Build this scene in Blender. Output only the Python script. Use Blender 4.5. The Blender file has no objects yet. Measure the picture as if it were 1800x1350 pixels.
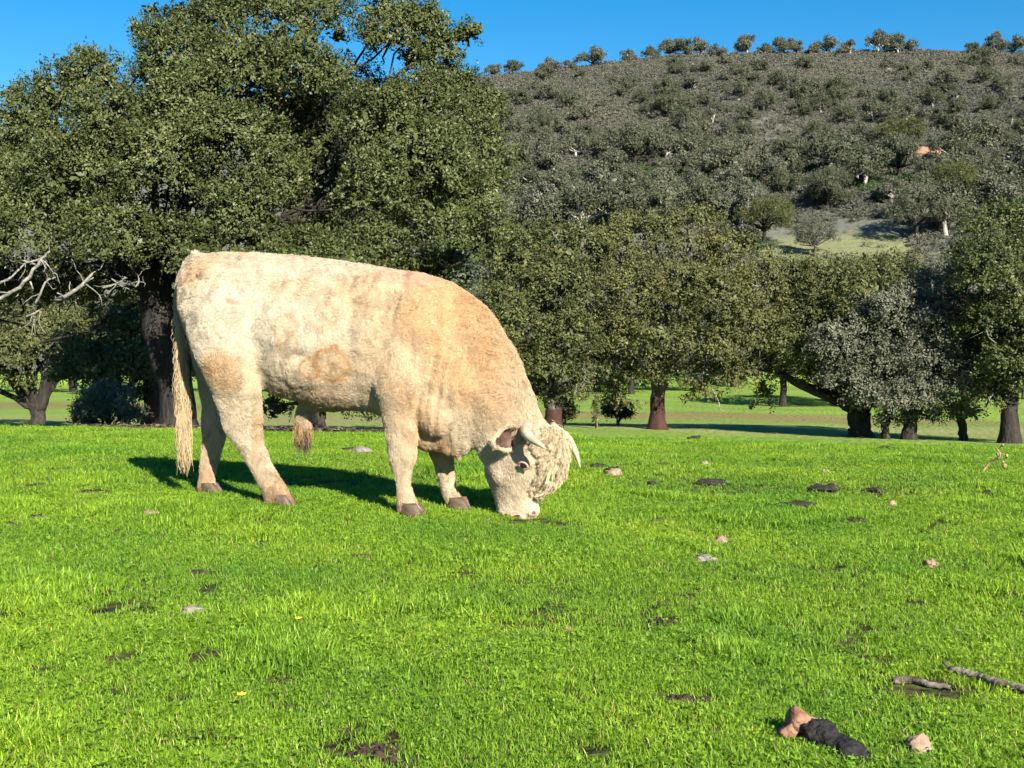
import bpy, math, random
import numpy as np
from mathutils import Vector, Matrix

# ------------------------------------------------------------------ camera, world, sun, exposure
scene = bpy.context.scene
F = 2100.0                     # focal length in photo pixels (photo 1800 x 1350)
HOR = 600.0                    # pixel row of the eye level
CAMZ = 1.0
cam_d = bpy.data.cameras.new('camera'); cam = bpy.data.objects.new('camera', cam_d)
scene.collection.objects.link(cam); scene.camera = cam
cam.location = (0, 0, CAMZ); cam.rotation_euler = (math.radians(90), 0, 0)
cam_d.sensor_width = 36; cam_d.lens = 36*F/1800; cam_d.shift_y = -(675-HOR)/1800
cam_d.clip_start = 0.05; cam_d.clip_end = 5000

SUN_EL, SUN_AZ = math.radians(29), math.atan2(0.42, -0.91)      # azimuth from +Y towards +X
sun_dir = Vector((math.sin(SUN_AZ)*math.cos(SUN_EL), math.cos(SUN_AZ)*math.cos(SUN_EL), math.sin(SUN_EL)))
world = bpy.data.worlds.new('World'); scene.world = world; world.use_nodes = True
wn = world.node_tree.nodes; wl = world.node_tree.links
sky = wn.new('ShaderNodeTexSky'); sky.sky_type = 'NISHITA'; sky.sun_disc = False
sky.sun_elevation = SUN_EL; sky.sun_rotation = SUN_AZ
sky.air_density = 1.0; sky.dust_density = 0.15; sky.ozone_density = 3.0; sky.altitude = 300
hs = wn.new('ShaderNodeHueSaturation'); hs.inputs['Saturation'].default_value = 1.45; hs.inputs['Value'].default_value = 1.12; hs.inputs['Hue'].default_value = 0.496
wl.new(sky.outputs[0], hs.inputs['Color']); wl.new(hs.outputs[0], wn['Background'].inputs[0])
wn['Background'].inputs[1].default_value = 0.05
sd = bpy.data.lights.new('sun', 'SUN'); sd.energy = 5.0; sd.angle = math.radians(0.5); sd.color = (1.0, 0.93, 0.80)
sun = bpy.data.objects.new('sun', sd); scene.collection.objects.link(sun)
sun.rotation_euler = sun_dir.to_track_quat('Z', 'Y').to_euler()
vs = scene.view_settings; vs.view_transform = 'Standard'; vs.look = 'None'; vs.gamma = 1; vs.exposure = 1.45
scene.cycles.max_bounces = 4; scene.cycles.diffuse_bounces = 2; scene.cycles.glossy_bounces = 1; scene.cycles.transmission_bounces = 2
scene.cycles.use_adaptive_sampling = True; scene.cycles.adaptive_threshold = 0.03; scene.cycles.caustics_reflective = False; scene.cycles.caustics_refractive = False
scene.cycles_curves.shape = 'RIBBONS'
scene.cycles_curves.subdivisions = 2

rng = np.random.default_rng(7)
COL = scene.collection

# ------------------------------------------------------------------ helpers
NROT = np.array([[.36, .48, -.8], [-.8, .6, 0], [.48, .64, .6]])
def vnoise(p, seed=0):
    """smooth value noise in [-1,1], p (N,3)"""
    p = np.asarray(p, float)@NROT; i = np.floor(p).astype(np.int64); f = p-i
    f = f*f*(3-2*f); out = np.zeros(len(p))
    for dx in (0, 1):
        for dy in (0, 1):
            for dz in (0, 1):
                h = (i[:, 0]+dx)*374761393+(i[:, 1]+dy)*668265263+(i[:, 2]+dz)*1274126177+seed*97531
                h = (h ^ (h >> 13))*1274126177 & 0x7fffffff
                h = (h ^ (h >> 16)) & 0xffff
                w = (f[:, 0] if dx else 1-f[:, 0])*(f[:, 1] if dy else 1-f[:, 1])*(f[:, 2] if dz else 1-f[:, 2])
                out += w*(h/32767.5-1)
    return out

def n2(x, y, s, seed):
    x = np.atleast_1d(np.asarray(x, float)); y = np.atleast_1d(np.asarray(y, float))
    return vnoise(np.stack([x/s, y/s, np.full(x.shape, seed*3.7+.5)], 1), seed)

def unit(v):
    return v/np.maximum(np.linalg.norm(v, axis=-1, keepdims=True), 1e-9)

def sstep(a, b, x):
    t = np.clip((x-a)/(b-a), 0, 1); return t*t*(3-2*t)

def mesh_np(name, V, Fc, mat=None, smooth=False, attrs=None):
    """V (N,3), Fc (M,k) or list of such; attrs {name:(domain,type,array)}"""
    me = bpy.data.meshes.new(name)
    Fl = Fc if isinstance(Fc, list) else [Fc]
    Fl = [np.asarray(f, np.int32) for f in Fl if len(f)]
    V = np.asarray(V, np.float32)
    idx = np.concatenate([f.ravel() for f in Fl]); cnt = np.concatenate([np.full(len(f), f.shape[1]) for f in Fl])
    me.vertices.add(len(V)); me.vertices.foreach_set('co', V.ravel())
    me.loops.add(len(idx)); me.loops.foreach_set('vertex_index', idx)
    me.polygons.add(len(cnt)); st = np.concatenate([[0], np.cumsum(cnt)[:-1]]).astype(np.int32)
    me.polygons.foreach_set('loop_start', st)
    if smooth: me.polygons.foreach_set('use_smooth', np.ones(len(cnt), bool))
    me.update(calc_edges=True)
    for k, (dom, typ, arr) in (attrs or {}).items():
        a = me.attributes.new(k, typ, dom)
        a.data.foreach_set('color' if typ == 'FLOAT_COLOR' else 'vector' if typ == 'FLOAT_VECTOR' else 'value', np.asarray(arr, np.float32 if typ != 'INT' else np.int32).ravel())
    if mat: me.materials.append(mat)
    return me

def obj(name, data, parent=None, label=None, cat=None, group=None, kind=None, loc=None):
    o = bpy.data.objects.new(name, data); COL.objects.link(o)
    if parent: o.parent = parent
    if loc is not None: o.location = loc
    if label: o['label'] = label
    if cat: o['category'] = cat
    if group: o['group'] = group
    if kind: o['kind'] = kind
    return o

class Acc:
    """accumulates tubes / lofts / rings into one mesh"""
    def __init__(s): s.V = []; s.Q = []; s.T = []; s.n = 0
    def rings(s, R, cap=True):
        R = np.asarray(R); m, k = R.shape[:2]; b = s.n
        s.V.append(R.reshape(-1, 3)); s.n += m*k
        i = np.arange(k); j = (i+1) % k
        for r in range(m-1):
            s.Q.append(np.stack([b+r*k+i, b+r*k+j, b+(r+1)*k+j, b+(r+1)*k+i], 1))
        if cap:
            for r, fl in ((0, True), (m-1, False)):
                s.V.append(R[r].mean(0)[None]); c = s.n; s.n += 1
                t = np.stack([b+r*k+i, b+r*k+j, np.full(k, c)], 1)
                s.T.append(t[:, ::-1] if fl else t)
    def tube(s, P, rad, seg=8, wob=0.0, cap=True):
        P = np.asarray(P, float); rad = np.asarray(rad, float)
        T = unit(np.gradient(P, axis=0)); up = np.array([0.31, 0.2, .93]); R = []
        a = np.linspace(0, 2*np.pi, seg, endpoint=False)
        prev = None
        for p, t, r in zip(P, T, rad):
            x = np.cross(t, up) if prev is None else prev-t*np.dot(prev, t)
            if np.linalg.norm(x) < 1e-3: x = np.cross(t, [1, 0, 0])
            x = x/np.linalg.norm(x); prev = x; y = np.cross(t, x)
            rr = r*(1+wob*(rng.random(seg)-.5)) if wob else np.full(seg, r)
            R.append(p+np.cos(a)[:, None]*x*rr[:, None]+np.sin(a)[:, None]*y*rr[:, None])
        s.rings(np.array(R), cap)
    def mesh(s, name, mat, smooth=True, attrs=None):
        f = []
        if s.Q: f.append(np.concatenate(s.Q))
        if s.T: f.append(np.concatenate(s.T))
        return mesh_np(name, np.concatenate(s.V), f, mat, smooth, attrs)

def bez(P, n):
    """smooth Catmull-Rom through control points"""
    P = np.asarray(P, float); m = len(P)
    Pp = np.vstack([2*P[0]-P[1], P, 2*P[-1]-P[-2]])
    t = np.linspace(0, m-1-1e-6, n); i = t.astype(int); u = (t-i)[:, None]
    a, b, c, d = Pp[i], Pp[i+1], Pp[i+2], Pp[i+3]
    return .5*((2*b)+(-a+c)*u+(2*a-5*b+4*c-d)*u*u+(-a+3*b-3*c+d)*u**3)

# ------------------------------------------------------------------ materials
def mat(name):
    m = bpy.data.materials.new(name); m.use_nodes = True
    nt = m.node_tree; return m, nt.nodes, nt.links, nt.nodes['Principled BSDF']

def ramp(N, stops):
    r = N.new('ShaderNodeValToRGB'); e = r.color_ramp.elements
    while len(e) < len(stops): e.new(.5)
    for k, (p, c) in enumerate(stops): e[k].position = p; e[k].color = (*c, 1)
    return r

def noise_mat(name, stops, scale=5, rough=.8, bump=.3, bscale=None, detail=6, spec=.3, dist=0.02, stretch=None):
    m, N, L, b = mat(name)
    tc = N.new('ShaderNodeTexCoord'); src = tc.outputs['Object']
    if stretch:
        mp = N.new('ShaderNodeMapping'); mp.inputs['Scale'].default_value = stretch; L.new(src, mp.inputs[0]); src = mp.outputs[0]
    n = N.new('ShaderNodeTexNoise'); n.inputs['Scale'].default_value = scale; n.inputs['Detail'].default_value = detail
    n.inputs['Roughness'].default_value = .65
    L.new(src, n.inputs['Vector'])
    r = ramp(N, stops); L.new(n.outputs[0], r.inputs[0]); L.new(r.outputs[0], b.inputs['Base Color'])
    b.inputs['Roughness'].default_value = rough; b.inputs['Specular IOR Level'].default_value = spec
    n3 = N.new('ShaderNodeTexNoise'); n3.inputs['Scale'].default_value = bscale or scale*3; n3.inputs['Detail'].default_value = 5
    L.new(src, n3.inputs['Vector'])
    bp = N.new('ShaderNodeBump'); bp.inputs['Strength'].default_value = bump; bp.inputs['Distance'].default_value = dist
    L.new(n3.outputs[0], bp.inputs['Height']); L.new(bp.outputs[0], b.inputs['Normal'])
    return m

def leaf_mat(name, stops, rough=.5, trans=.15, spec=.35, wscale=None, lo=(.62, .76, .8), hi=(1.3, 1.12, .9)):
    """leaf colour from a per-leaf 'tone' attribute"""
    m, N, L, b = mat(name)
    at = N.new('ShaderNodeAttribute'); at.attribute_name = 'tone'
    r = ramp(N, stops); L.new(at.outputs['Fac'], r.inputs[0])
    col = r.outputs[0]
    if wscale:
        g = N.new('ShaderNodeNewGeometry'); n = N.new('ShaderNodeTexNoise'); n.inputs['Scale'].default_value = wscale; n.inputs['Detail'].default_value = 3
        L.new(g.outputs['Position'], n.inputs['Vector'])
        r2 = ramp(N, [(.3, lo), (.7, hi)]); L.new(n.outputs[0], r2.inputs[0])
        mx = N.new('ShaderNodeMix'); mx.data_type = 'RGBA'; mx.blend_type = 'MULTIPLY'; mx.inputs[0].default_value = 1
        L.new(col, mx.inputs[6]); L.new(r2.outputs[0], mx.inputs[7]); col = mx.outputs[2]
    L.new(col, b.inputs['Base Color']); b.inputs['Roughness'].default_value = rough; b.inputs['Specular IOR Level'].default_value = spec
    t = N.new('ShaderNodeBsdfTranslucent'); L.new(col, t.inputs[0])
    mix = N.new('ShaderNodeMixShader'); mix.inputs[0].default_value = trans
    L.new(b.outputs[0], mix.inputs[1]); L.new(t.outputs[0], mix.inputs[2]); L.new(mix.outputs[0], N['Material Output'].inputs[0])
    return m

M = {}
M['bark'] = noise_mat('dark oak bark', [(.3, (.010, .008, .007)), (.55, (.028, .023, .019)), (.75, (.065, .058, .05))], 6, .9, 1.0, 14, dist=.05, stretch=(1, 1, .3))
M['bark_grey'] = noise_mat('grey cork bark', [(.3, (.03, .025, .021)), (.55, (.085, .072, .062)), (.75, (.19, .17, .15))], 6, .9, 1.0, 14, dist=.05, stretch=(1, 1, .35))
M['bark_red'] = noise_mat('stripped cork trunk', [(.3, (.014, .007, .006)), (.55, (.046, .017, .012)), (.75, (.09, .04, .028))], 3, .85, .6, 9, dist=.03, stretch=(1, 1, .5))
M['dead'] = noise_mat('bleached dead wood', [(.3, (.07, .066, .055)), (.5, (.2, .19, .16)), (.7, (.34, .33, .29))], 12, .8, .6, 30)
M['pale_bark'] = noise_mat('pale bark', [(.3, (.2, .18, .15)), (.6, (.40, .38, .34))], 4, .85, .5, 12)
M['leaf_big'] = leaf_mat('holm oak leaves', [(0, (.026, .036, .010)), (.45, (.072, .088, .026)), (.8, (.125, .142, .052)), (1, (.23, .23, .12))], .5, .16, .28)
M['leaf_mid'] = leaf_mat('cork oak leaves', [(0, (.03, .036, .012)), (.45, (.082, .094, .032)), (.8, (.135, .142, .052)), (1, (.21, .18, .07))], .55, .16, .22)
M['leaf_gold'] = leaf_mat('yellowing cork oak leaves', [(0, (.032, .038, .012)), (.4, (.088, .096, .034)), (.8, (.145, .144, .05)), (1, (.25, .19, .06))], .55, .16, .22)
M['leaf_grey'] = leaf_mat('greyish oak leaves', [(0, (.038, .042, .027)), (.45, (.105, .111, .075)), (.8, (.168, .173, .122)), (1, (.26, .255, .195))], .6, .12, .22)
M['leaf_far'] = leaf_mat('far oak leaves', [(0, (.034, .039, .024)), (.45, (.098, .105, .066)), (.8, (.155, .162, .108)), (1, (.24, .235, .17))], .65, .12, .15)
M['leaf_hill'] = leaf_mat('dark far oak leaves', [(0, (.026, .031, .018)), (.45, (.076, .085, .05)), (.8, (.125, .134, .083)), (1, (.2, .2, .14))], .65, .1, .15)
M['scrub'] = leaf_mat('hill scrub', [(0, (.056, .057, .045)), (.4, (.118, .118, .094)), (.8, (.165, .162, .132)), (1, (.21, .2, .168))], .85, .12, .05, .03, (.86, .9, .92), (1.08, 1.05, 1.0))
M['scrub_green'] = leaf_mat('green scrub', [(0, (.02, .035, .016)), (.5, (.05, .08, .032)), (1, (.1, .14, .06))], .7, .1, .2)
M['grass'] = leaf_mat('grass blades', [(0, (.055, .115, .012)), (.4, (.165, .315, .022)), (.75, (.26, .43, .038)), (.93, (.39, .52, .075)), (1, (.42, .36, .17))], .5, .34, .22, .9)
M['stone'] = noise_mat('tan stone', [(.3, (.15, .095, .065)), (.55, (.28, .19, .13)), (.75, (.4, .3, .22))], 14, .85, .5, 40)
M['stone_grey'] = noise_mat('grey stone', [(.3, (.11, .095, .08)), (.6, (.22, .19, .165))], 14, .85, .5, 40)
M['dung'] = noise_mat('dark dung', [(.35, (.010, .009, .006)), (.55, (.035, .029, .02)), (.75, (.085, .07, .05))], 25, .75, .8, 60, dist=.02)
M['soil'] = noise_mat('bare soil', [(.3, (.018, .011, .007)), (.55, (.05, .031, .02)), (.8, (.10, .066, .044))], 20, .95, 1.0, 50, dist=.03)
M['litter'] = noise_mat('leaf litter', [(.3, (.05, .035, .022)), (.55, (.13, .095, .065)), (.8, (.24, .19, .14))], 9, .95, 1.0, 30, dist=.05)
M['stick'] = noise_mat('weathered stick', [(.35, (.02, .016, .012)), (.5, (.11, .088, .066)), (.68, (.24, .205, .165))], 14, .85, 1.0, 60, stretch=(.25, 1, 1), dist=.012)
M['char'] = noise_mat('charred bark', [(.35, (.006, .006, .006)), (.65, (.02, .018, .017)), (.85, (.05, .045, .042))], 16, .8, 1.0, 35, dist=.03)
M['redwood'] = noise_mat('reddish broken wood', [(.3, (.07, .03, .02)), (.5, (.2, .095, .06)), (.75, (.34, .2, .135))], 14, .8, .7, 30, dist=.02)
M['straw'] = noise_mat('dry stalk', [(.3, (.16, .105, .055)), (.7, (.34, .25, .15))], 20, .8, .3)
M['flower'] = noise_mat('yellow petals', [(.3, (.7, .5, .02)), (.7, (.85, .68, .03))], 20, .6, .1)

# ------------------------------------------------------------------ terrain
_yy = np.arange(-400, 1600, 1.0)
_far = np.interp(_yy, [-400, 22, 42, 70, 112, 1600], [-.6, -.62, -2.25, -2.95, -3.3, -3.3])
_k = np.exp(-.5*(np.arange(-12, 13)/4.0)**2); _k /= _k.sum()
_far = np.convolve(np.pad(_far, 12, 'edge'), _k, 'valid')
_rx = (np.array([-2500, -600, 0, 400, 870, 1000, 1200, 1400, 1600, 1800, 2200, 2800, 4500])-900)/F*420
_rz = CAMZ+(HOR-np.array([420, 330, 262, 200, 139, 123, 101, 94, 93, 96, 110, 150, 330]))/F*420

def gz(x, y, fine=True):
    x = np.atleast_1d(np.asarray(x, float)); y = np.atleast_1d(np.asarray(y, float))
    tilt = (-.015-.017*np.clip(x, -40, 40))*(1-sstep(60, 120, y))
    k = .0042+.0006*sstep(-2, 8, x)
    near = -k*np.maximum(y-8, 0)**2
    w = sstep(21, 34, y)
    z = near*(1-w)+np.interp(y, _yy, _far)*w
    z = np.where(y > 34, np.interp(y, _yy, _far), z)+tilt
    H = np.interp(x, _rx, _rz)
    t = (y-114)/(420-114.)
    hill = (H+3.3)*np.where(t < 0, 0, np.where(t < 1, t, np.maximum(1-(t-1)*.55, -0.1)))
    und = (n2(x, y, 45, 3)*2.2+n2(x, y, 18, 4)*.8)*sstep(120, 190, y)*(1-.75*sstep(330, 410, y))
    z = z+hill+und
    if fine:
        z = z+.022*n2(x, y, .9, 1)*(1-sstep(20, 30, y))+.25*n2(x, y, 9, 2)*sstep(24, 40, y)*(1-sstep(100, 140, y))
    return z

def G(px, py, ymax=300.0, ymin=1.5):
    """ground point seen at photo pixel (px,py)"""
    ys = np.concatenate([np.arange(ymin, 40, .02), np.arange(40, ymax, .25)])
    xs = (px-900)/F*ys; zr = CAMZ+(HOR-py)/F*ys
    g = gz(xs, ys); hit = np.nonzero(zr <= g)[0]
    i = hit[0] if len(hit) else len(ys)-1
    return np.array([xs[i], ys[i], g[i]])

def atd(px, D):
    x = (px-900)/F*D
    return np.array([x, D, gz(x, D)[0]])

def pz(py, D):
    return CAMZ+(HOR-py)/F*D

def nonuni(a, n, p=2.2):
    t = np.linspace(-1, 1, n); return np.sign(t)*np.abs(t)**p*a

def sheet(name, xs, ys, m):
    X, Y = np.meshgrid(xs, ys); Z = gz(X.ravel(), Y.ravel())
    V = np.stack([X.ravel(), Y.ravel(), Z], 1); nx = len(xs)
    i, j = np.meshgrid(np.arange(nx-1), np.arange(len(ys)-1)); a = (j*nx+i).ravel()
    return mesh_np(name, V, np.stack([a, a+1, a+nx+1, a+nx], 1), m, True)

def ground_material():
    m, N, L, b = mat('pasture turf')
    g = N.new('ShaderNodeNewGeometry'); sep = N.new('ShaderNodeSeparateXYZ'); L.new(g.outputs['Position'], sep.inputs[0])
    n1 = N.new('ShaderNodeTexNoise'); n1.inputs['Scale'].default_value = 18; n1.inputs['Detail'].default_value = 6; L.new(g.outputs['Position'], n1.inputs['Vector'])
    near = ramp(N, [(.3, (.018, .013, .008)), (.5, (.05, .042, .018)), (.62, (.055, .08, .018)), (.75, (.08, .13, .022))]); L.new(n1.outputs[0], near.inputs[0])
    n2_ = N.new('ShaderNodeTexNoise'); n2_.inputs['Scale'].default_value = .22; n2_.inputs['Detail'].default_value = 8; n2_.inputs['Roughness'].default_value = .7
    mp = N.new('ShaderNodeMapping'); mp.inputs['Scale'].default_value = (.45, 1, 1); L.new(g.outputs['Position'], mp.inputs[0]); L.new(mp.outputs[0], n2_.inputs['Vector'])
    far = ramp(N, [(.3, (.19, .19, .06)), (.42, (.15, .22, .04)), (.6, (.18, .28, .045)), (.75, (.25, .29, .08))]); L.new(n2_.outputs[0], far.inputs[0])
    # worn brown track band beyond the trees
    def band(lo, hi, soft):
        a = N.new('ShaderNodeMapRange'); a.inputs[1].default_value = lo-soft; a.inputs[2].default_value = lo; L.new(wob.outputs[0], a.inputs[0])
        c = N.new('ShaderNodeMapRange'); c.inputs[1].default_value = hi; c.inputs[2].default_value = hi+soft; c.inputs[3].default_value = 1; c.inputs[4].default_value = 0; L.new(wob.outputs[0], c.inputs[0])
        mu = N.new('ShaderNodeMath'); mu.operation = 'MULTIPLY'; L.new(a.outputs[0], mu.inputs[0]); L.new(c.outputs[0], mu.inputs[1]); return mu
    wsc = N.new('ShaderNodeMath'); wsc.operation = 'MULTIPLY_ADD'; wsc.inputs[1].default_value = 14; wsc.inputs[2].default_value = -7; L.new(n2_.outputs[0], wsc.inputs[0])
    wob = N.new('ShaderNodeMath'); wob.operation = 'ADD'; L.new(sep.outputs[1], wob.inputs[0]); L.new(wsc.outputs[0], wob.inputs[1])
    mixf = far.outputs[0]
    for (lo, hi, so, col, st) in ((43, 52, 3, (.25, .21, .11), .5), (61, 66, 3, (.2, .135, .07), .7)):
        bd = band(lo, hi, so)
        ms = N.new('ShaderNodeMath'); ms.operation = 'MULTIPLY'; ms.inputs[1].default_value = st; L.new(bd.outputs[0], ms.inputs[0])
        mx = N.new('ShaderNodeMix'); mx.data_type = 'RGBA'; mx.inputs[7].default_value = (*col, 1)
        L.new(ms.outputs[0], mx.inputs[0]); L.new(mixf, mx.inputs[6]); mixf = mx.outputs[2]
    mr = N.new('ShaderNodeMapRange'); mr.inputs[1].default_value = 22; mr.inputs[2].default_value = 32; L.new(sep.outputs[1], mr.inputs[0])
    mx = N.new('ShaderNodeMix'); mx.data_type = 'RGBA'; L.new(mr.outputs[0], mx.inputs[0]); L.new(near.outputs[0], mx.inputs[6]); L.new(mixf, mx.inputs[7])
    L.new(mx.outputs[2], b.inputs['Base Color']); b.inputs['Roughness'].default_value = .95; b.inputs['Specular IOR Level'].default_value = .1
    n3 = N.new('ShaderNodeTexNoise'); n3.inputs['Scale'].default_value = 4; n3.inputs['Detail'].default_value = 8; L.new(g.outputs['Position'], n3.inputs['Vector'])
    bp = N.new('ShaderNodeBump'); bp.inputs['Distance'].default_value = .25; bp.inputs['Strength'].default_value = .8
    L.new(n3.outputs[0], bp.inputs['Height']); L.new(bp.outputs[0], b.inputs['Normal'])
    return m

YB = 118.0
ysn = np.concatenate([np.linspace(-60, 1, 20), np.arange(1.5, 24, .3), np.linspace(24.4, YB, 110)])
xsn = nonuni(170, 241, 2.0)
ground = obj('ground', sheet('ground', xsn, ysn, ground_material()), kind='structure', label='bright green grazed pasture falling away beyond the bull')
M['hill'] = noise_mat('scrubby hill soil', [(.3, (.075, .078, .062)), (.5, (.10, .103, .084)), (.7, (.13, .127, .105))], .08, .95, 1, .6, dist=.5, detail=10)
def clearing():
    # grassy clearing low on the slope, about 46 m right and 170 m out
    nt = M['hill'].node_tree; N, L = nt.nodes, nt.links; b = N['Principled BSDF']; old = b.inputs['Base Color'].links[0].from_socket
    g = N.new('ShaderNodeNewGeometry'); mp = N.new('ShaderNodeMapping'); mp.vector_type = 'POINT'
    mp.inputs['Location'].default_value = (-46/13, -168/10, 0); mp.inputs['Scale'].default_value = (1/13, 1/10, 0); L.new(g.outputs['Position'], mp.inputs[0])
    ln = N.new('ShaderNodeVectorMath'); ln.operation = 'LENGTH'; L.new(mp.outputs[0], ln.inputs[0])
    mr = N.new('ShaderNodeMapRange'); mr.inputs[1].default_value = .8; mr.inputs[2].default_value = 1.25; mr.inputs[3].default_value = 1; mr.inputs[4].default_value = 0; L.new(ln.outputs['Value'], mr.inputs[0])
    mx = N.new('ShaderNodeMix'); mx.data_type = 'RGBA'; mx.inputs[7].default_value = (.145, .155, .07, 1); L.new(mr.outputs[0], mx.inputs[0]); L.new(old, mx.inputs[6]); L.new(mx.outputs[2], b.inputs['Base Color'])
clearing()
ysh = np.concatenate([np.linspace(YB, 440, 130), np.linspace(450, 1500, 30)])
hill = obj('hill', sheet('hill', nonuni(900, 241, 1.6), ysh, M['hill']), kind='structure', label='long scrub-covered hill with scattered oaks under blue sky')
# wide apron so the land runs on to the horizon on both sides and behind
def apron():
    A = Acc(); V = []; Q = []
    for (x0, x1, y0, y1) in ((-3000, -169, -2000, YB), (169, 3000, -2000, YB), (-169, 169, -2000, -59.5)):
        b = len(V); V += [(x0, y0, -3.6), (x1, y0, -3.6), (x1, y1, -3.6), (x0, y1, -3.6)]; Q.append((b, b+1, b+2, b+3))
    return mesh_np('far_pasture', np.array(V, float), np.array(Q), bpy.data.materials['pasture turf'])
obj('far_pasture', apron(), kind='structure', label='open pasture running on out of view on all sides')

# ------------------------------------------------------------------ scatter by geometry nodes (uncountable stuff only)
def source_collection(name, meshes):
    c = bpy.data.collections.new(name)
    for k, me in enumerate(meshes):
        o = bpy.data.objects.new(f'{name}_{k:02d}', me); c.objects.link(o)
    return c

def scatter(name, pts, rot, scl, idx, coll, label):
    me = mesh_np_pts(name, pts, {'rot': ('FLOAT_VECTOR', rot), 'scl': ('FLOAT', scl), 'idx': ('INT', idx)})
    o = obj(name, me, kind='stuff', label=label, cat=name.replace('_', ' '))
    ng = bpy.data.node_groups.new(name+' scatter', 'GeometryNodeTree')
    ng.interface.new_socket('Geometry', in_out='INPUT', socket_type='NodeSocketGeometry')
    ng.interface.new_socket('Geometry', in_out='OUTPUT', socket_type='NodeSocketGeometry')
    N, L = ng.nodes, ng.links
    gi, go = N.new('NodeGroupInput'), N.new('NodeGroupOutput')
    ip = N.new('GeometryNodeInstanceOnPoints'); ci = N.new('GeometryNodeCollectionInfo')
    ci.inputs[0].default_value = coll; ci.inputs[1].default_value = True; ci.inputs[2].default_value = True
    def na(nm, t):
        a = N.new('GeometryNodeInputNamedAttribute'); a.data_type = t; a.inputs[0].default_value = nm; return a.outputs[0]
    er = N.new('FunctionNodeEulerToRotation'); L.new(na('rot', 'FLOAT_VECTOR'), er.inputs[0])
    L.new(gi.outputs[0], ip.inputs['Points']); L.new(ci.outputs[0], ip.inputs['Instance'])
    ip.inputs['Pick Instance'].default_value = True
    L.new(na('idx', 'INT'), ip.inputs['Instance Index']); L.new(er.outputs[0], ip.inputs['Rotation']); L.new(na('scl', 'FLOAT'), ip.inputs['Scale'])
    L.new(ip.outputs[0], go.inputs[0])
    md = o.modifiers.new('scatter', 'NODES'); md.node_group = ng
    return o

def mesh_np_pts(name, P, attrs):
    me = bpy.data.meshes.new(name); me.vertices.add(len(P)); me.vertices.foreach_set('co', np.asarray(P, np.float32).ravel())
    for k, (t, a) in attrs.items():
        at = me.attributes.new(k, t, 'POINT')
        at.data.foreach_set('vector' if t == 'FLOAT_VECTOR' else 'value', np.asarray(a, np.int32 if t == 'INT' else np.float32).ravel())
    return me

# ------------------------------------------------------------------ foliage
def leaf_quads(P, axis, nrm, ln, wd, tone):
    """one folded diamond leaf per point"""
    axis = unit(axis); side = unit(np.cross(nrm, axis)); nr = np.cross(axis, side)
    ln = ln[:, None]; wd = wd[:, None]
    V = np.stack([P-axis*ln*.5, P+side*wd*.5+nr*wd*.16, P+axis*ln*.5, P-side*wd*.5+nr*wd*.16], 1).reshape(-1, 3)
    Fq = np.arange(len(P)*4).reshape(-1, 4)
    return V, Fq, tone

def crown_mesh(name, lobes, n_leaves, leaf, m, R, per=9, spread=.09, inner=.18, flat=.5, low=-.55, hole=.0, lump=.38):
    """lobes: list of (centre, radii). leaves clumped on twigs through the shells of the lobes"""
    C = np.array([l[0] for l in lobes], float); Rd = np.array([l[1] for l in lobes], float)
    area = (Rd[:, 0]*Rd[:, 1]+Rd[:, 0]*Rd[:, 2]+Rd[:, 1]*Rd[:, 2])
    nt = int(n_leaves/per)
    li = R.choice(len(lobes), nt, p=area/area.sum())
    d = unit(R.normal(size=(nt, 3))); d[:, 1] = np.where((d[:, 1] > .4) & (R.random(nt) < .55), -d[:, 1], d[:, 1]); d[:, 2] = np.where(d[:, 2] < low, -d[:, 2]*.6, d[:, 2]); d = unit(d)
    rho = 1-np.abs(R.normal(0, .15, nt)); isin = R.random(nt) < inner
    rho = np.where(isin, R.uniform(.25, .85, nt), rho)
    s = Rd[li].mean(1)
    rho *= 1+lump*vnoise(d*2.6+li[:, None]*5.3, 11)+lump*.55*vnoise(d*6.5+li[:, None]*3.1, 12)
    T = C[li]+d*Rd[li]*rho[:, None]
    # drop twigs buried deep inside another lobe
    keep = np.ones(nt, bool)
    for c, r in zip(C, Rd):
        q = (((T-c)/r)**2).sum(1); keep &= ~((q < .36) & (R.random(nt) < .8))
    if hole: keep &= (vnoise(T/(Rd.mean()*.5), 21)+.5*vnoise(T/(Rd.mean()*.22), 22)) > -1+hole
    T, d, isin = T[keep], d[keep], isin[keep]
    nt = len(T); tt = R.random(nt)
    dd = np.repeat(d, per, 0)
    ta = unit(d*.75+R.normal(0, .55, (nt, 3))+np.array([0, 0, .12])); u_ = R.uniform(-1.0, .7, nt*per)
    P = np.repeat(T, per, 0)+np.repeat(ta, per, 0)*(u_*spread*2.1)[:, None]+R.normal(0, spread*.42, (nt*per, 3))*(1-.35*u_)[:, None]
    big = np.where(np.repeat(isin, per), 2.2, 1.0)
    ax = unit(np.repeat(ta, per, 0)*.7+R.normal(0, .6, (nt*per, 3))+np.array([0, 0, -.1]))
    nr = unit(dd*1.1+R.normal(0, .5, (nt*per, 3))+np.array([0, 0, .3]))
    ln = leaf*R.uniform(.7, 1.35, nt*per)*big; wd = ln*R.uniform(.42, .62, nt*per)
    tn0 = .5+.5*vnoise(T*1.3/max(.6, Rd.mean()), 25)
    tone = np.clip(.46*np.repeat(tn0, per)+.26*np.repeat(tt, per)+.20*R.random(nt*per)+np.where(R.random(nt*per) < .035, .35, 0), 0, 1)
    V, Fq, tn = leaf_quads(P, ax, nr, ln, wd, tone)
    return mesh_np(name, V, Fq, m, False, {'tone': ('FACE', 'FLOAT', tn)})

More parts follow.
